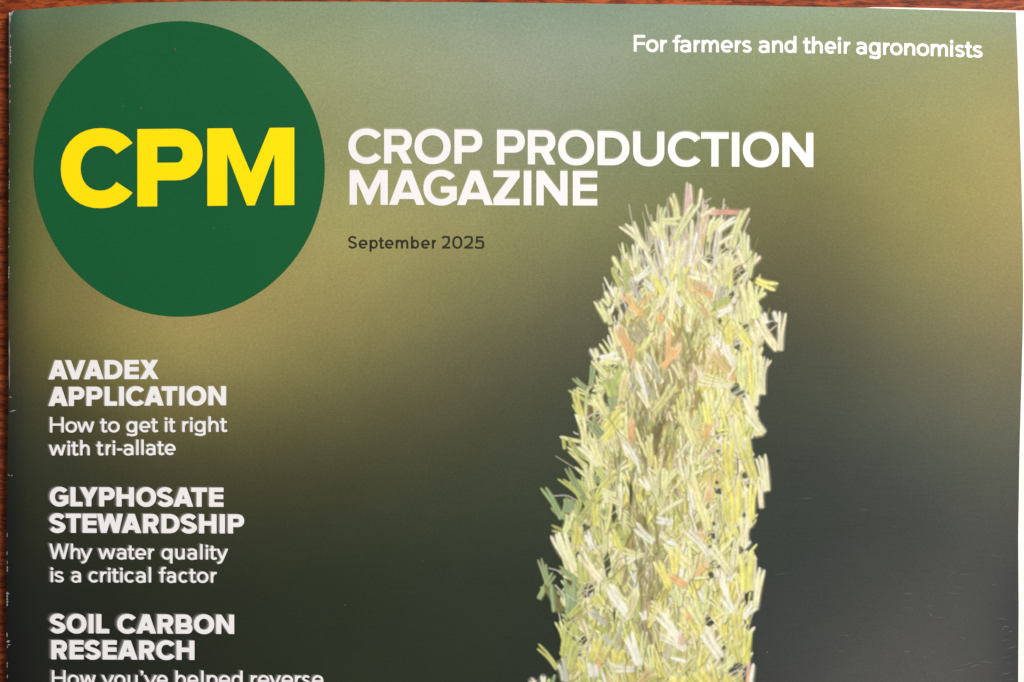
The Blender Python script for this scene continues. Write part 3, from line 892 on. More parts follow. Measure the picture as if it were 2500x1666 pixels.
def hole(cx, cy, rx, ry, ang=0, r=rng):
    """a gap between anthers through which the dark field shows"""
    if rx < 5.5: return
    rx *= .85
    a = math.radians(ang)
    pts, ws = [], []
    for k in range(7):
        t = -1 + 2 * k / 6
        pts.append((cx + math.sin(a) * ry * t + r.uniform(-.15, .15) * rx, cy + math.cos(a) * ry * t))
        ws.append(1.7 * rx * max(0.08, 1 - abs(t) ** 1.5) * r.uniform(0.5, 1.2))
    brush(pts, ws, [(0, 0, 0)] * 2, soft=3, opacity=0.92, erase=True)
    if rx > 6 and ry > 6:
        for _ in range(3):
            x_, y_ = cx + r.uniform(-rx, rx), cy + r.uniform(-ry, ry)
            filament(x_ - rx * 1.3, y_ + rx * r.uniform(.2, 1.4), x_ + rx * 1.3, y_ - rx * r.uniform(.2, 1.4), r.uniform(1.5, 3.5), (234, 226, 178), .05, r)

SIL = [(470, 1600, 1700), (520, 1560, 1745), (560, 1545, 1775), (600, 1530, 1795), (650, 1515, 1815), (700, 1505, 1830), (740, 1490, 1850),
       (800, 1498, 1862), (860, 1492, 1868), (910, 1470, 1850), (960, 1452, 1848), (1030, 1460, 1838), (1100, 1442, 1832), (1180, 1450, 1836),
       (1250, 1412, 1830), (1330, 1408, 1822), (1400, 1400, 1822), (1480, 1388, 1826), (1560, 1388, 1822), (1666, 1368, 1822), (1800, 1360, 1830), (2000, 1370, 1820)]
def sil(y):
    ys = [a for a, _, _ in SIL]
    return float(np.interp(y, ys, [b for _, b, _ in SIL])), float(np.interp(y, ys, [c for _, _, c in SIL]))

# 1. the body of the head seen between the anthers: husks and glumes
r1 = random.Random(3)
def body():
    for k in range(1900):
        y = r1.uniform(640, 1960)
        if y < 720 and r1.random() < .45: continue
        l, rr = sil(y)
        u = r1.random()
        x = l + 12 + u * (rr - l - 24)
        ln_ = r1.uniform(50, 130)
        a = math.radians(r1.gauss(-4 + (u - 0.5) * 26, 13))
        c = PAL[r1.choices('tqnhyrbgc', [3.2, 4, 0.7, 5, 4, 3, 2, 1.5, 3])[0]] if y > 700 else PAL[r1.choices('qhbcp', [2, 3, 3, 3, 3])[0]]
        if u < 0.25: c = PAL[r1.choices('dghqbpc', [.8, 2.6, 4, 3, 1.5, 3, 1.5])[0]]
        if u > 0.6 and y > 760: c = PAL[r1.choices('hypcrt', [5, 5, 4, 2, 2, 2])[0]]
        c = jit(c, 0.10, r1)
        pts = [(x + math.sin(a) * ln_ * (t - .5), y - math.cos(a) * ln_ * (t - .5)) for t in (0, .2, .4, .6, .8, 1)]
        wd = r1.uniform(5, 15)
        lo = tuple(v * r1.uniform(.82, .95) for v in c)
        brush(pts, [wd * .55, wd * .9, wd, wd * .85, wd * .5, wd * .15], [lo, c, tuple(v * .94 for v in c)], soft=2.6, opacity=.92)
# a solid underlay first
def underlay():
    global canvas, calpha
    Y = np.arange(CH) + CY0
    Lb = np.interp(Y, [t[0] for t in SIL], [t[1] for t in SIL]); Rb = np.interp(Y, [t[0] for t in SIL], [t[2] for t in SIL])
    edge = (smooth_noise(CH, CW, 26, 20) - .5) * 40
    X = np.arange(CW)[None, :] + CX0
    u = (X - Lb[:, None]) / (Rb - Lb)[:, None]
    d = np.minimum(X - Lb[:, None] - 14, Rb[:, None] - 14 - X) + edge
    a = np.clip(d / 14, 0, 1) * np.clip((Y[:, None] - 650) / 110, 0, 1)
    tab = np.array([(168, 172, 104), (170, 168, 112), (178, 168, 116), (196, 186, 118), (214, 208, 138), (218, 212, 144)], float)
    v = np.clip(u, 0, .999) * 5; i = v.astype(int); f = (v - i)[..., None]
    c = tab[i] * (1 - f) + tab[i + 1] * f
    low = np.clip((Y - 1560) / 120, 0, 1)[:, None, None]
    c = c * (1 - .6 * low) + np.array((214, 206, 96.)) * .6 * low
    c = c * (1 + GRAIN[..., None] * 1.6)
    canvas[:] = c * a[..., None]; calpha[:] = a
underlay()
body()

# 2. fine stalks and hairs in the upper part
r2 = random.Random(11)
for k in range(70):
    x0 = r2.uniform(1600, 1770); y0 = r2.uniform(640, 760)
    a = (x0 - 1690) / 260 + r2.gauss(0, .12)
    l = r2.uniform(70, 190)
    filament(x0, y0, x0 + a * l, max(500, y0 - l), r2.uniform(1.8, 5.0), r2.choice([(226, 218, 208), (232, 222, 180), (214, 196, 176), (240, 236, 220)]), r2.uniform(0, .06), r2)
for k in range(90):
    y0 = r2.uniform(760, 1650); l, rr = sil(y0)
    x0 = r2.uniform(l + 10, rr - 20)
    a = r2.gauss(0, .35)
    ll = r2.uniform(40, 120)
    filament(x0, y0, x0 + a * ll, y0 - ll, r2.uniform(1.6, 4.5), r2.choice([(226, 218, 190), (206, 196, 150), (222, 206, 190), (238, 232, 210)]), r2.uniform(0, .15), r2)

for k in range(85):
    x0 = r2.gauss(1672, 52); y0 = r2.uniform(640, 760)
    a = (x0 - 1680) / 330 + r2.gauss(0, .07)
    l = r2.uniform(80, 230) * (1 - abs(x0 - 1680) / 260)
    if l < 40: continue
    y1_ = max(484, y0 - l)
    c = r2.choice([(240, 232, 220), (236, 226, 190), (226, 200, 184), (244, 240, 228), (228, 222, 176)])
    w_ = r2.uniform(3, 8)
    brush([(x0, y0), (x0 + a * l * .5 + r2.uniform(-3, 3), (y0 + y1_) / 2), (x0 + a * l, y1_)], [w_ * .8, w_, w_ * .35], [tuple(v * .84 for v in c), c, tuple(v * .9 for v in c)], soft=2.2, opacity=.9)
# 3. scattered anthers filling the head
r3 = random.Random(5)
def fill():
    pts = []
    tries = 0
    while len(pts) < 760 and tries < 40000:
        tries += 1
        y = r3.uniform(640, 1970); l, rr = sil(y)
        x = r3.uniform(l + 14, rr - 14)
        u = (x - l) / (rr - l)
        # the middle left of the head is husky with fewer anthers
        dens = 0.45 if (0.2 < u < 0.55 and y < 1350) else 0.95
        if y > 1350: dens = 0.95
        if y < 720: dens = 0.4
        if r3.random() > dens: continue
        if any(abs(px - x) < 8 and abs(py - y) < 20 for px, py in pts): continue
        pts.append((x, y))
    pts.sort(key=lambda p: -p[1] + r3.uniform(-200, 200))
    for x, y in pts:
        l, rr = sil(y); u = (x - l) / (rr - l)
        a = math.radians(r3.choices([r3.gauss(-12 + 18 * u, 12), r3.gauss(24, 10), r3.gauss(-34, 12), r3.gauss(78, 18)], [6.5, 2.2, 1.8, .5])[0])
        L = r3.uniform(45, 100)
        wd = r3.uniform(6.5, 13)
        if y < 760: pal, wt = 'cpkwbhy', [4, 4, 1.2, 2, 1.2, 2, 1.5]
        elif u < 0.28: pal, wt = 'pghydc', [3.6, 1.8, 3, 1.8, .8, 2]
        elif u < 0.6: pal, wt = 'pyhcwqg', [3, 2.5, 3, 2, 1, 1.4, 1]
        else: pal, wt = 'pychw', [5, 4.4, 3, 1.5, .9]
        if y > 1560: pal, wt = 'ypghwc', [6, 3, 1.8, 2.5, 1.6, 1]
        c = r3.choices(pal, wt)[0]
        bx, by = x - math.sin(a) * L / 2, y + math.cos(a) * L / 2
        if r3.random() < .45:
            a2 = a + r3.choice((-1, 1)) * r3.uniform(.18, .5); L2 = L * r3.uniform(.6, .95)
            anther(bx + math.sin(a2) * L2, by - math.cos(a2) * L2, bx, by, wd * .9, c, r3, shade=.5)
        anther(x + math.sin(a) * L / 2, y - math.cos(a) * L / 2, bx, by, wd, c, r3, shade=.5)
fill()

for k in range(260):
    y0 = r2.uniform(700, 1700); l, rr = sil(y0)
    x0 = r2.uniform(l + 4, rr - 8)
    a = r2.gauss(0, .45); ll = r2.uniform(25, 80)
    filament(x0, y0, x0 + a * ll, y0 - ll, r2.uniform(1.4, 3.2), r2.choice([(240, 236, 200), (236, 230, 168), (242, 238, 222), (222, 206, 160), (176, 166, 104)]), r2.uniform(0, .2), r2)

# 4. the anthers and tips that can be picked out, measured on enlargements
def place(s, ox, oy, k):
    for t in s.replace('\n', ' ').split(';'):
        f = t.split()
        if not f: continue
        if f[0] == 'F':
            filament(ox + float(f[1]) / k, oy + float(f[2]) / k, ox + float(f[3]) / k, oy + float(f[4]) / k, float(f[5]) / k if len(f) > 5 else 2.2)
        elif f[0] == 'H':
            hole(ox + float(f[1]) / k, oy + float(f[2]) / k, float(f[3]) / k, float(f[4]) / k, float(f[5]) if len(f) > 5 else 0)
        else:
            anther(ox + float(f[0]) / k, oy + float(f[1]) / k, ox + float(f[2]) / k, oy + float(f[3]) / k, float(f[4]) / k * (0.72 if f[5] in 'osr' else 0.92 if float(f[4]) / k > 12 else 1.0), f[5], halo=sum(PAL[f[5]]) > 500)
Z1 = '''
H 690 820 40 110; H 560 1180 45 110 -20; H 1000 800 22 160 8; H 1150 850 20 130; H 1060 620 24 90 -20; H 1320 900 70 60; H 1480 820 55 50; H 1590 1080 50 180; H 1590 900 40 60;
H 1490 620 60 70; H 870 600 30 90; H 760 900 20 120 10; H 380 1400 60 120; H 1260 700 12 120; H 1420 1000 60 60; H 1330 1080 40 60; H 1540 1290 60 50; H 960 640 26 70 20; H 920 900 18 90;
860 760 830 1100 70 c; 1120 480 1110 900 46 c; 1170 620 1090 980 40 w; 1240 420 1230 780 60 r; 1290 430 1240 640 40 k; 980 600 930 980 26 c; 790 680 850 980 40 w; 1060 700 1000 980 34 w;
1085 70 1050 420 62 k; 1095 90 1110 340 26 k; 885 195 955 450 74 p; 805 335 785 560 56 p; 1000 490 780 490 84 p; 785 520 800 690 72 p; 1218 135 1188 340 34 c; F 1330 240 1180 290 16; F 1240 290 1225 480 14;
1370 350 1220 440 46 c; 1310 400 1660 405 68 s; 1715 340 1560 770 88 p; 345 530 640 830 66 c; 465 505 590 790 58 c; 740 590 630 755 24 b; 700 500 760 650 46 p; 660 560 710 650 34 p;
1605 465 1400 600 66 w; 1440 460 1330 600 58 p; 1380 450 1300 720 50 p; 1330 480 1295 650 42 p; 1570 650 1420 740 40 c; 1715 610 1740 1010 66 c; 1660 590 1720 1030 54 p;
1800 835 1740 1110 58 p; 1865 880 1790 960 38 c; 1770 820 1740 900 36 p; 1620 810 1700 1000 46 c; 2050 1215 1820 1140 82 y; 1925 1280 1820 1340 44 p; 1150 315 935 700 76 p; 1200 300 1000 600 30 c;
250 880 320 1010 46 p; 245 980 340 1210 60 g; 360 900 400 1260 60 g; 410 910 430 1230 42 g; 495 735 495 1000 58 c; 440 920 470 1030 40 c; 705 840 700 1000 22 c; 540 870 520 1080 30 p; 680 990 495 1140 66 w;
250 1205 270 1310 50 w; 325 1200 290 1420 50 p; 165 1265 215 1400 46 p; 70 1355 210 1568 60 p; 130 1350 210 1420 40 p; 350 1270 570 1530 72 o; 690 1270 560 1400 40 o; F 330 1310 400 1520 18; F 430 1120 560 1360 26;
450 1100 560 1370 40 b; 1010 710 950 1070 78 p; 1210 850 1120 1010 56 c; 1440 880 1470 1200 100 p; 1550 860 1540 1250 44 y; 1520 900 1500 1150 60 p; 1640 920 1500 1060 50 p; 1290 960 1330 1180 30 c;
1080 1060 1280 1120 110 c; 1120 1210 1340 1310 80 o; 1100 1160 1280 1240 80 r; 1020 1270 1180 1500 110 h; F 1650 1185 1460 1370 18; 1555 1435 1390 1540 40 w; 1560 1340 1330 1440 60 g; 1690 1150 1760 1560 120 p;
1790 1170 1790 1500 60 p; 1860 1430 1820 1540 40 p; 600 820 800 1200 34 c; 690 1010 830 1260 56 w; 860 1140 760 1420 90 c; 930 1100 880 1560 70 c; 580 1150 700 1250 50 w; 690 1060 800 1290 70 y; 740 1340 680 1480 40 h;
1000 1000 1010 1250 90 h; 1330 1380 1200 1560 90 p; 1200 1400 1300 1560 60 r; 760 1500 800 1568 60 o;
F 880 820 880 1060 9; F 940 830 870 860 9; F 1110 700 1080 960 9; F 1380 830 1380 1060 9; F 1420 930 1300 1170 10; F 1480 860 1600 930 9; F 1100 940 1400 930 9; F 1640 740 1450 870 10; F 1600 1010 1750 1140 12; F 540 850 610 1020 12
'''
Z2 = '''
H 430 180 22 110 -30; H 570 330 20 80 -25; H 1515 185 24 44; H 1790 260 50 46 -40; H 1730 200 26 16; H 1840 380 22 60 20; H 1690 440 56 76 30; H 1900 640 16 60; H 1800 630 14 26; H 1760 980 36 60; H 1700 900 110 46 60; H 1830 920 40 60; H 500 800 34 90; H 340 1000 50 110; H 170 900 36 90; H 130 1300 40 130; H 250 1170 50 60; H 1735 1230 20 40 10; H 1755 1370 22 50 10; H 1485 1370 30 60 15; H 1510 1540 30 30; H 480 160 20 50; H 420 640 60 40; H 210 660 30 60;
250 0 345 190 58 p; 340 60 390 220 60 p; 395 240 460 440 64 p; 455 235 620 560 92 o; 640 410 590 570 70 o; 760 440 660 500 40 h; 485 535 280 580 88 w; 440 590 300 620 60 p; 175 475 235 570 36 c; 225 475 255 560 38 c;
195 580 345 760 60 p; 200 650 180 850 60 d; 540 640 390 910 92 g; 250 775 350 825 52 p; 195 885 345 870 50 p; 350 790 410 960 130 g; 0 765 130 880 52 d; 10 880 100 1200 62 y; 145 880 125 1190 34 h; 60 1150 115 1480 70 p;
70 1480 190 1620 60 p; 170 1410 240 1600 60 p; 155 1020 240 1060 46 p; 225 950 345 1160 90 p; 400 960 420 1110 90 d; 170 1200 300 1380 90 d; 560 700 500 1010 90 p; 540 1080 340 1300 120 y; 430 1090 540 1070 60 r; F 110 1210 280 1140 14; F 200 1420 420 1340 12; F 0 1330 50 1360 12; F 420 130 480 240 14;
520 1160 300 1420 80 y; 600 1200 590 1420 64 o; 480 1330 560 1568 50 c; 640 650 700 720 60 o; 
2075 90 2110 190 44 w; 2168 90 2140 490 64 c; 1890 130 2115 480 92 c; 1960 105 2000 210 60 w; 1925 45 1890 150 42 p; F 2010 200 2070 190 12; 1860 0 1900 150 90 p; 1690 250 1830 440 86 y; 1600 150 1620 440 84 y; 1930 290 1850 540 56 c;
1730 30 1760 200 90 p; 1800 480 1840 700 60 y; 1830 490 1850 1060 70 y; 1895 485 1885 1060 48 c; 1942 545 1930 940 44 p; 1998 555 1965 945 46 c; 1740 500 1760 900 70 p; 1700 560 1650 640 60 p; 1780 960 1880 1220 88 c; 1800 1140 1965 1350 92 c; 1960 1350 1880 1370 40 p;
1530 410 1660 640 86 w; 1480 350 1560 520 70 w; 1330 740 1660 830 56 p; 1290 815 1640 850 46 c; 1130 430 920 660 78 o; 1000 260 1010 520 40 o; 975 340 965 570 50 o; 870 110 900 210 56 o; 1150 120 1175 270 50 o; 1225 20 1190 300 54 c; 1680 750 1620 790 60 o;
1420 480 1600 700 120 r; 1440 1210 1350 1390 66 o; 1500 1220 1470 1290 30 w; 1030 840 830 1130 84 h; 1125 1090 1260 1470 84 p; 1390 890 1450 1190 94 p; 1560 870 1620 1160 94 p; 1370 1020 1400 1250 70 y; 1640 1170 1700 1500 100 p; 1720 1180 1760 1420 60 y; 1790 1380 1810 1568 70 c; 1540 1390 1500 1450 36 w;
1050 620 1120 780 80 p; 1250 590 1330 780 60 c; 780 540 880 820 40 b; 700 730 780 950 46 b; 800 830 830 1000 60 q; 880 1250 820 1568 90 n; 940 1180 860 1400 50 n; 1220 470 1280 640 40 t; 1290 900 1260 1100 40 t; 1010 450 1100 260 40 t; 800 320 740 460 40 h; 680 900 780 1080 60 c; 790 1350 800 1568 60 h; 650 620 760 1000 34 w; 
800 480 880 680 18 c; 590 280 700 400 80 q; 640 180 760 330 90 q; 1480 120 1640 60 50 w; F 1620 500 1740 400 12; F 1620 470 1700 370 12; F 1600 940 1780 860 14; F 1590 990 1810 910 14; F 1620 1020 1700 970 10
'''
Z3 = '''
H 1740 135 34 34 40; H 1910 260 24 110; H 1725 490 40 50 50; H 1990 350 40 46; H 2040 450 40 60; H 1640 210 18 16; H 1720 415 22 18 40; H 1985 620 14 140; H 1975 720 26 30; H 1710 700 14 60 10; H 1695 800 22 22; H 1690 880 30 30; H 1690 920 26 18; H 1625 975 18 22; H 1660 1020 24 20; H 1690 1075 30 22; H 1700 1180 50 26; H 1740 1180 40 50 30; H 1670 1280 40 20 ; H 1910 1320 16 60 15; H 2000 1490 30 76; H 490 850 60 66; H 420 1090 40 90 ; H 500 1430 60 60; H 350 900 14 70; H 500 1240 50 60; H 1520 1060 20 30; H 470 690 26 26; H 760 690 46 110; H 700 1180 50 130; H 920 500 26 130;
340 560 300 690 60 d; 320 275 490 580 56 d; 245 370 450 545 46 g; 95 455 270 750 60 d; 400 590 320 690 50 d; F 190 540 400 575 12; 600 560 360 850 70 g; 440 580 420 700 50 g; 350 700 305 870 66 p; 430 780 400 1040 86 y; 195 900 300 1110 60 c; 270 870 400 1245 92 c; 500 870 560 1030 60 w; F 330 975 680 1000 14;
65 1125 130 1340 42 d; 125 1175 140 1300 30 d; 205 1265 60 1500 52 d; 150 1350 270 1620 84 n; 170 1360 200 1620 40 d; F 210 1370 310 1540 12; 240 1210 420 1330 50 d; 340 1290 340 1700 96 d; 500 1060 480 1340 120 g; F 150 1215 270 1270 10; F 450 1390 560 1500 12; F 480 1370 540 1500 10; 430 1040 640 1330 80 c;
440 60 610 260 60 c; 540 5 650 260 62 p; 285 0 300 100 36 g; 340 0 355 70 30 g; 500 0 510 60 40 p; 670 20 740 220 60 h; 790 320 650 460 84 y; 520 230 560 480 70 p; 640 490 780 530 50 p; 680 545 820 615 50 p; 590 600 600 820 70 y; F 480 390 540 300 10;
1960 0 2070 380 104 y; 1840 0 1850 380 92 y; 2100 165 2150 500 50 c; 2155 150 2195 490 56 c; 1860 360 1890 790 116 y; 2000 480 2030 830 52 p; 2085 360 2050 760 64 y; 2130 380 2140 650 44 c; F 1860 360 1940 370 14; F 1970 400 2060 440 14; F 1960 390 2060 370 12; F 1880 210 2080 200 12;
1985 740 1980 1010 84 c; 2035 965 1975 1030 30 w; 2050 1095 2065 1420 60 c; 2145 1210 2085 1600 50 c; 1985 1040 1990 1420 130 y; 1880 1250 1830 1330 50 w; 1440 310 1580 660 92 p; 1045 300 1220 660 70 p; 1110 320 1190 600 50 p; 1010 360 1090 480 60 w; 1420 570 1180 720 40 c; 1240 280 1230 480 70 p; 1360 290 1240 440 50 p;
1150 760 1310 790 66 w; 950 810 1130 970 76 w; 1430 855 1660 1100 66 w; 1200 890 1250 940 50 c; 1260 960 1450 1190 110 p; 1240 960 1340 990 40 w; 1320 1030 1330 1260 80 y; 870 1160 1010 1090 56 w; 840 1050 1040 1095 50 p; 1190 1180 1280 1400 62 y; 720 1380 860 1600 80 w; 970 1410 890 1570 70 p; 730 860 830 1050 70 y;
1650 465 1635 585 44 o; 1560 870 1600 930 46 o; 1250 1280 1440 1380 80 o; 1650 1150 1530 1280 60 o; 1700 200 1690 250 26 o; 1570 640 1640 860 90 p; 1800 540 1820 780 60 y; 1480 480 1500 640 40 w; 1740 1210 1820 1480 60 w; 1600 200 1700 90 34 k; 1660 1000 1850 1260 80 c; 1070 0 1100 250 60 h; 860 30 960 200 60 w; 960 180 1010 330 30 w; 830 500 810 760 26 c
'''
Z4 = '''
H 1750 740 60 44 60; H 1780 720 34 60 40; H 1925 800 16 16; H 1910 1000 32 80; H 1895 1110 30 60; H 2125 520 26 74 10; H 2050 1150 66 34; H 2010 1220 70 26 60; H 560 910 50 50; H 620 420 70 40; H 690 620 16 22; H 530 1040 28 30; H 475 1230 18 40; H 450 720 34 34; H 860 680 24 80; H 1050 560 18 90; H 2040 320 14 50 20; H 1630 60 18 28;
790 390 1010 700 92 w; 1085 430 990 700 64 p; 1250 640 1530 1000 90 w; 1290 870 1530 1010 50 w; 940 700 900 970 26 b; 1000 840 1100 1150 96 w; 825 1175 1050 1190 74 w; 650 1130 660 1260 110 w; 340 1110 390 1300 86 b; 180 1255 185 1340 46 w; 60 1295 110 1330 44 w; 295 1245 270 1330 30 d; 240 1290 230 1340 30 p;
440 740 380 1060 92 g; 510 920 430 1200 84 g; 690 1000 700 1110 120 y; 725 960 720 1200 36 o; 550 1050 620 1040 60 h; 900 1000 880 1130 100 y; 1575 590 1570 720 50 o; 2280 225 2215 585 60 c; 2210 590 2100 700 64 w; 2140 790 2120 1140 84 y; 2150 1120 2140 1340 50 s; 2195 1140 2170 1340 40 w; F 1860 1045 1945 1040 16; F 1940 1250 2110 1215 18; 
1900 480 2000 640 90 w; 1700 800 1880 1080 110 w; 1600 560 1700 760 110 p; 2040 620 2060 900 100 y; 1990 920 2050 1120 80 y; 2010 1060 1900 1200 60 p; 1260 150 1380 400 80 y; 760 860 830 960 50 b; 620 620 780 760 50 b; 1530 840 1500 960 60 k; 1400 1080 1540 1120 40 w; 1200 560 1310 620 60 p; 1130 640 1150 720 60 w; 1660 1200 1760 1330 140 y; 1480 1250 1500 1400 120 y; 1240 1200 1100 1330 110 r; 700 880 660 1090 90 y; F 380 1120 430 1040 12; 560 560 420 700 60 g; 640 560 700 520 60 y; F 500 980 640 950 12; 1880 1200 1990 1120 60 p; 2000 1250 1900 1340 50 y
'''
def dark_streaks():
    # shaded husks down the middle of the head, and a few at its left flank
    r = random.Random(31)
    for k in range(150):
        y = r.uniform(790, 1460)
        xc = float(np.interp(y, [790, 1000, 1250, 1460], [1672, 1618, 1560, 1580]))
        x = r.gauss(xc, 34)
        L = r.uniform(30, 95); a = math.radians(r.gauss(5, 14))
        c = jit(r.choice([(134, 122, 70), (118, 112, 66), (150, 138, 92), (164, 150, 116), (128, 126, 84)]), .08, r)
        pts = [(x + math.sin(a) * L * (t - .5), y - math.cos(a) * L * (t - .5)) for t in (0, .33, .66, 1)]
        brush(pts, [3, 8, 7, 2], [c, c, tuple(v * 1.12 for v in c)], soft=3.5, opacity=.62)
dark_streaks()
def fluff(n, seed, y0=480, y1=1690):
    r = random.Random(seed)
    for k in range(n):
        y = r.uniform(y0, y1); l, rr = sil(y)
        side = r.random()
        x = l + r.uniform(-4, 34) if side < .25 else (rr + r.uniform(-34, 4) if side < .5 else r.uniform(l, rr))
        out = -1 if x < (l + rr) / 2 else 1
        a = math.radians(r.gauss(14 * out, 22)); L = r.uniform(22, 62)
        c = PAL[r.choice('cpwpcyk')] if y < 1200 or out > 0 else PAL[r.choice('phgcpb')]
        anther(x + math.sin(a) * L, y - math.cos(a) * L, x, y, r.uniform(3.5, 8), c, r, shade=.25)
fluff(260, 77, 600)
for tx, ty, ra, rb in [(1700, 700, 34, 26), (1560, 770, 26, 30), (1640, 850, 24, 50), (1735, 880, 34, 40), (1535, 850, 16, 40), (1725, 1050, 18, 26), (1735, 1180, 16, 30), (1682, 1500, 12, 22), (1455, 1010, 20, 26), (1540, 1060, 12, 40)]:
    brush([(tx, ty - rb), (tx, ty), (tx, ty + rb)], [ra, ra * 2, ra], [(244, 184, 122)] * 2, soft=min(ra, rb) * 1.6, opacity=.26)
rg = random.Random(55)
for k in range(70):
    y = rg.uniform(930, 1640); l, rr = sil(y)
    x = l + rg.uniform(-26, 36); a = math.radians(rg.gauss(-22, 26)); L = rg.uniform(35, 75)
    anther(x + math.sin(a) * L, y - math.cos(a) * L, x + 6, y, rg.uniform(8, 13), PAL[rg.choice('dgghp' if y > 1150 else 'ghpp')], rg, shade=.3)
place(Z1, 1440, 430, 4.48)
place(Z2, 1400, 740, 4.237)
place(Z3, 1300, 1070, 3.825)
place(Z4, 1280, 1330, 3.9217)
r9 = random.Random(90)
for k in range(110):
    y0 = r9.uniform(620, 1690); l, rr = sil(y0)
    x0 = r9.uniform(l + 20, rr - 20); a = r9.gauss((x0 - (l + rr) / 2) / 400, .4); ll = r9.uniform(25, 75)
    filament(x0, y0, x0 + a * ll, y0 - ll, r9.uniform(1.2, 2.6), r9.choice([(244, 240, 216), (240, 234, 180), (232, 220, 200), (196, 184, 130), (168, 156, 100)]), r9.uniform(0, .2), r9)

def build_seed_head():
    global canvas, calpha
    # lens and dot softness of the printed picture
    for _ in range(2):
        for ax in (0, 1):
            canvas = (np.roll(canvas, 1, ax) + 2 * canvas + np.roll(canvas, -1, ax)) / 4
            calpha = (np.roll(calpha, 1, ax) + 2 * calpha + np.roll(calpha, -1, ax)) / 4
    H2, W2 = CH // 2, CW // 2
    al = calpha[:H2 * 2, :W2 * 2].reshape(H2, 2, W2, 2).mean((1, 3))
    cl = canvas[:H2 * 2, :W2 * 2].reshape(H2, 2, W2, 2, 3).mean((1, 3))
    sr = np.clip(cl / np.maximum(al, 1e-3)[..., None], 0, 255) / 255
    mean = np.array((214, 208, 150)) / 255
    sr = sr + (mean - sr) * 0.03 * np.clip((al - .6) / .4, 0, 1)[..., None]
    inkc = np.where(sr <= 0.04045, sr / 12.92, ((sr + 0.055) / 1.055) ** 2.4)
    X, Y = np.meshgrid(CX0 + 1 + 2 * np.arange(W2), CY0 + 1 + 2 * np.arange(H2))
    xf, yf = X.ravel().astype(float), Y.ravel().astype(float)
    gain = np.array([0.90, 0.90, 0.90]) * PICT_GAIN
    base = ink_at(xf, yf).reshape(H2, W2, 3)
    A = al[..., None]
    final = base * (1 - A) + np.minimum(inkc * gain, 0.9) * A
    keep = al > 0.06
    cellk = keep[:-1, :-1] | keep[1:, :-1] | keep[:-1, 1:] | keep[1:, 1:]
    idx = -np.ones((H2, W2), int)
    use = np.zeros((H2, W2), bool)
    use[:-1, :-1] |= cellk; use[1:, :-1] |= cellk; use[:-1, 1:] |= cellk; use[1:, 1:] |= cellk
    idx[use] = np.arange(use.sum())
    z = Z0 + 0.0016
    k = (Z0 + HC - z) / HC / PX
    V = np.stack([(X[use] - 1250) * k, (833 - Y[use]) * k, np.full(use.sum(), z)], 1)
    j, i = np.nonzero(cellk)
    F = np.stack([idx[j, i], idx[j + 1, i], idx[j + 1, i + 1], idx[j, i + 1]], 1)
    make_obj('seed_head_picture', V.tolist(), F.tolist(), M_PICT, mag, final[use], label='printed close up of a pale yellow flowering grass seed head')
    print('seed head verts', len(V))
PICT_GAIN = 1.03
build_seed_head()

# ------------------------------------------------------------------ wear: chipped fold, specks and scratches
def slivers(name, lst, mat, label, z=Z0 + 0.004, parent=cover):
    V, F = [], []
    for n, (x1, y1, x2, y2, wd) in enumerate(lst):
        L = math.hypot(x2 - x1, y2 - y1) or 1
        nx, ny = -(y2 - y1) / L, (x2 - x1) / L
        m = (0.5 * (x1 + x2), 0.5 * (y1 + y2))
        b = len(V)
        zz = lambda x: (z if x > 112 else cover_z(x, 0) + (z - Z0)) + 0.0002 * (n % 7)
        q = [(x1, y1), (m[0] + nx * wd / 2, m[1] + ny * wd / 2), (x2, y2), (m[0] - nx * wd / 2, m[1] - ny * wd / 2)]
        for x, y in q: V.append(W(x, y, zz(x)))
        F.append((b, b + 1, b + 2, b + 3))
    o = make_obj(name, V, F, mat, parent, label=label)
    fix_up(o)
    return o
r4 = random.Random(21)
chips = []
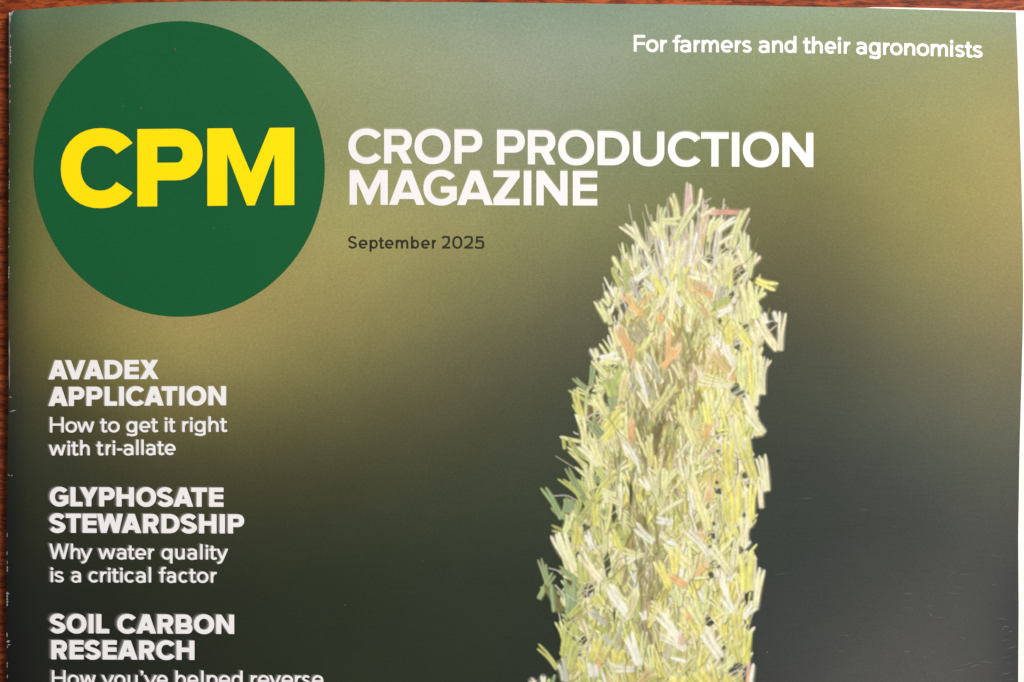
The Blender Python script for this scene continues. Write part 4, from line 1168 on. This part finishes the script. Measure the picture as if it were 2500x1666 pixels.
for y0, y1, wd in [(84, 92, 3), (112, 156, 4), (206, 214, 3), (244, 252, 3), (300, 330, 1.5), (412, 422, 2), (440, 462, 2), (488, 494, 2), (555, 570, 2), (600, 604, 2), (650, 680, 3),
                   (1300, 1312, 2), (1345, 1356, 3), (1368, 1378, 2), (1382, 1396, 3), (1445, 1480, 5), (1476, 1480, 4), (1544, 1556, 3), (1576, 1582, 3), (1616, 1630, 3), (1646, 1656, 2)]:
    L = lin((y0 + y1) / 2, LX)
    k = max(1, int((y1 - y0) / 7))
    for i in range(k):
        a = y0 + (y1 - y0) * i / k; b = y0 + (y1 - y0) * (i + 1) / k
        chips.append((L + 0.5 + r4.uniform(0, 1.2), a, L + 0.5 + r4.uniform(0, 1.2), b + 1, wd * r4.uniform(.7, 1.2)))
chips += [(24, 60, 24.5, 34, 5), (24.5, 42, 31, 27, 6), (27, 32, 35, 26, 4), (22.2, 824, 23.2, 890, 2.4), (22.4, 870, 23.0, 956, 2.2),
          (21, 970, 30, 970, 2.5), (22, 1006, 41, 1001, 3), (19, 1158, 24, 1163, 2), (26, 1162, 31, 1161, 3), (17, 1450, 24, 1450, 2.2), (15, 1568, 25, 1565, 6), (18, 1574, 26, 1575, 3)]
slivers('edge_wear', chips, M_WEAR, 'white chips where the ink has worn off along the fold')
specks = [(103, 106, 111, 102, 5), (424, 115, 430, 128, 2), (343, 262, 348, 267, 2.5), (520, 556, 524, 559, 2.5), (298, 258, 301, 262, 2), (1872, 1590, 1874, 1596, 3),
          (2263, 1497, 2281, 1507, 2.2), (2255, 1603, 2259, 1606, 4), (2446, 1530, 2466, 1531, 2), (2444, 1536, 2452, 1536, 2), (2462, 1543, 2472, 1542, 2), (2340, 1556, 2362, 1559, 1.6),
          (2366, 1630, 2392, 1622, 2), (2352, 1626, 2382, 1614, 1.5), (2200, 1592, 2228, 1591, 2), (2320, 1640, 2360, 1634, 1.5), (2380, 1614, 2440, 1620, 1.3), (2455, 1585, 2485, 1578, 1.6),
          (2440, 1648, 2470, 1642, 1.8), (840, 1476, 846, 1479, 1.5), (1030, 1368, 1033, 1370, 2)]
for k in range(70):
    x = r4.uniform(1880, 2480); y = r4.uniform(1180, 1664)
    if r4.random() > ((x - 1700) / 800) * ((y - 1000) / 660): continue
    L = r4.uniform(8, 55); a = r4.gauss(0, 0.10)
    specks.append((x, y, min(2484, x + L), y + L * a, r4.uniform(.8, 1.3)))
slivers('scuff_marks', specks, M_SCUFF, 'fine pale scratches and specks in the dark lower right of the cover')
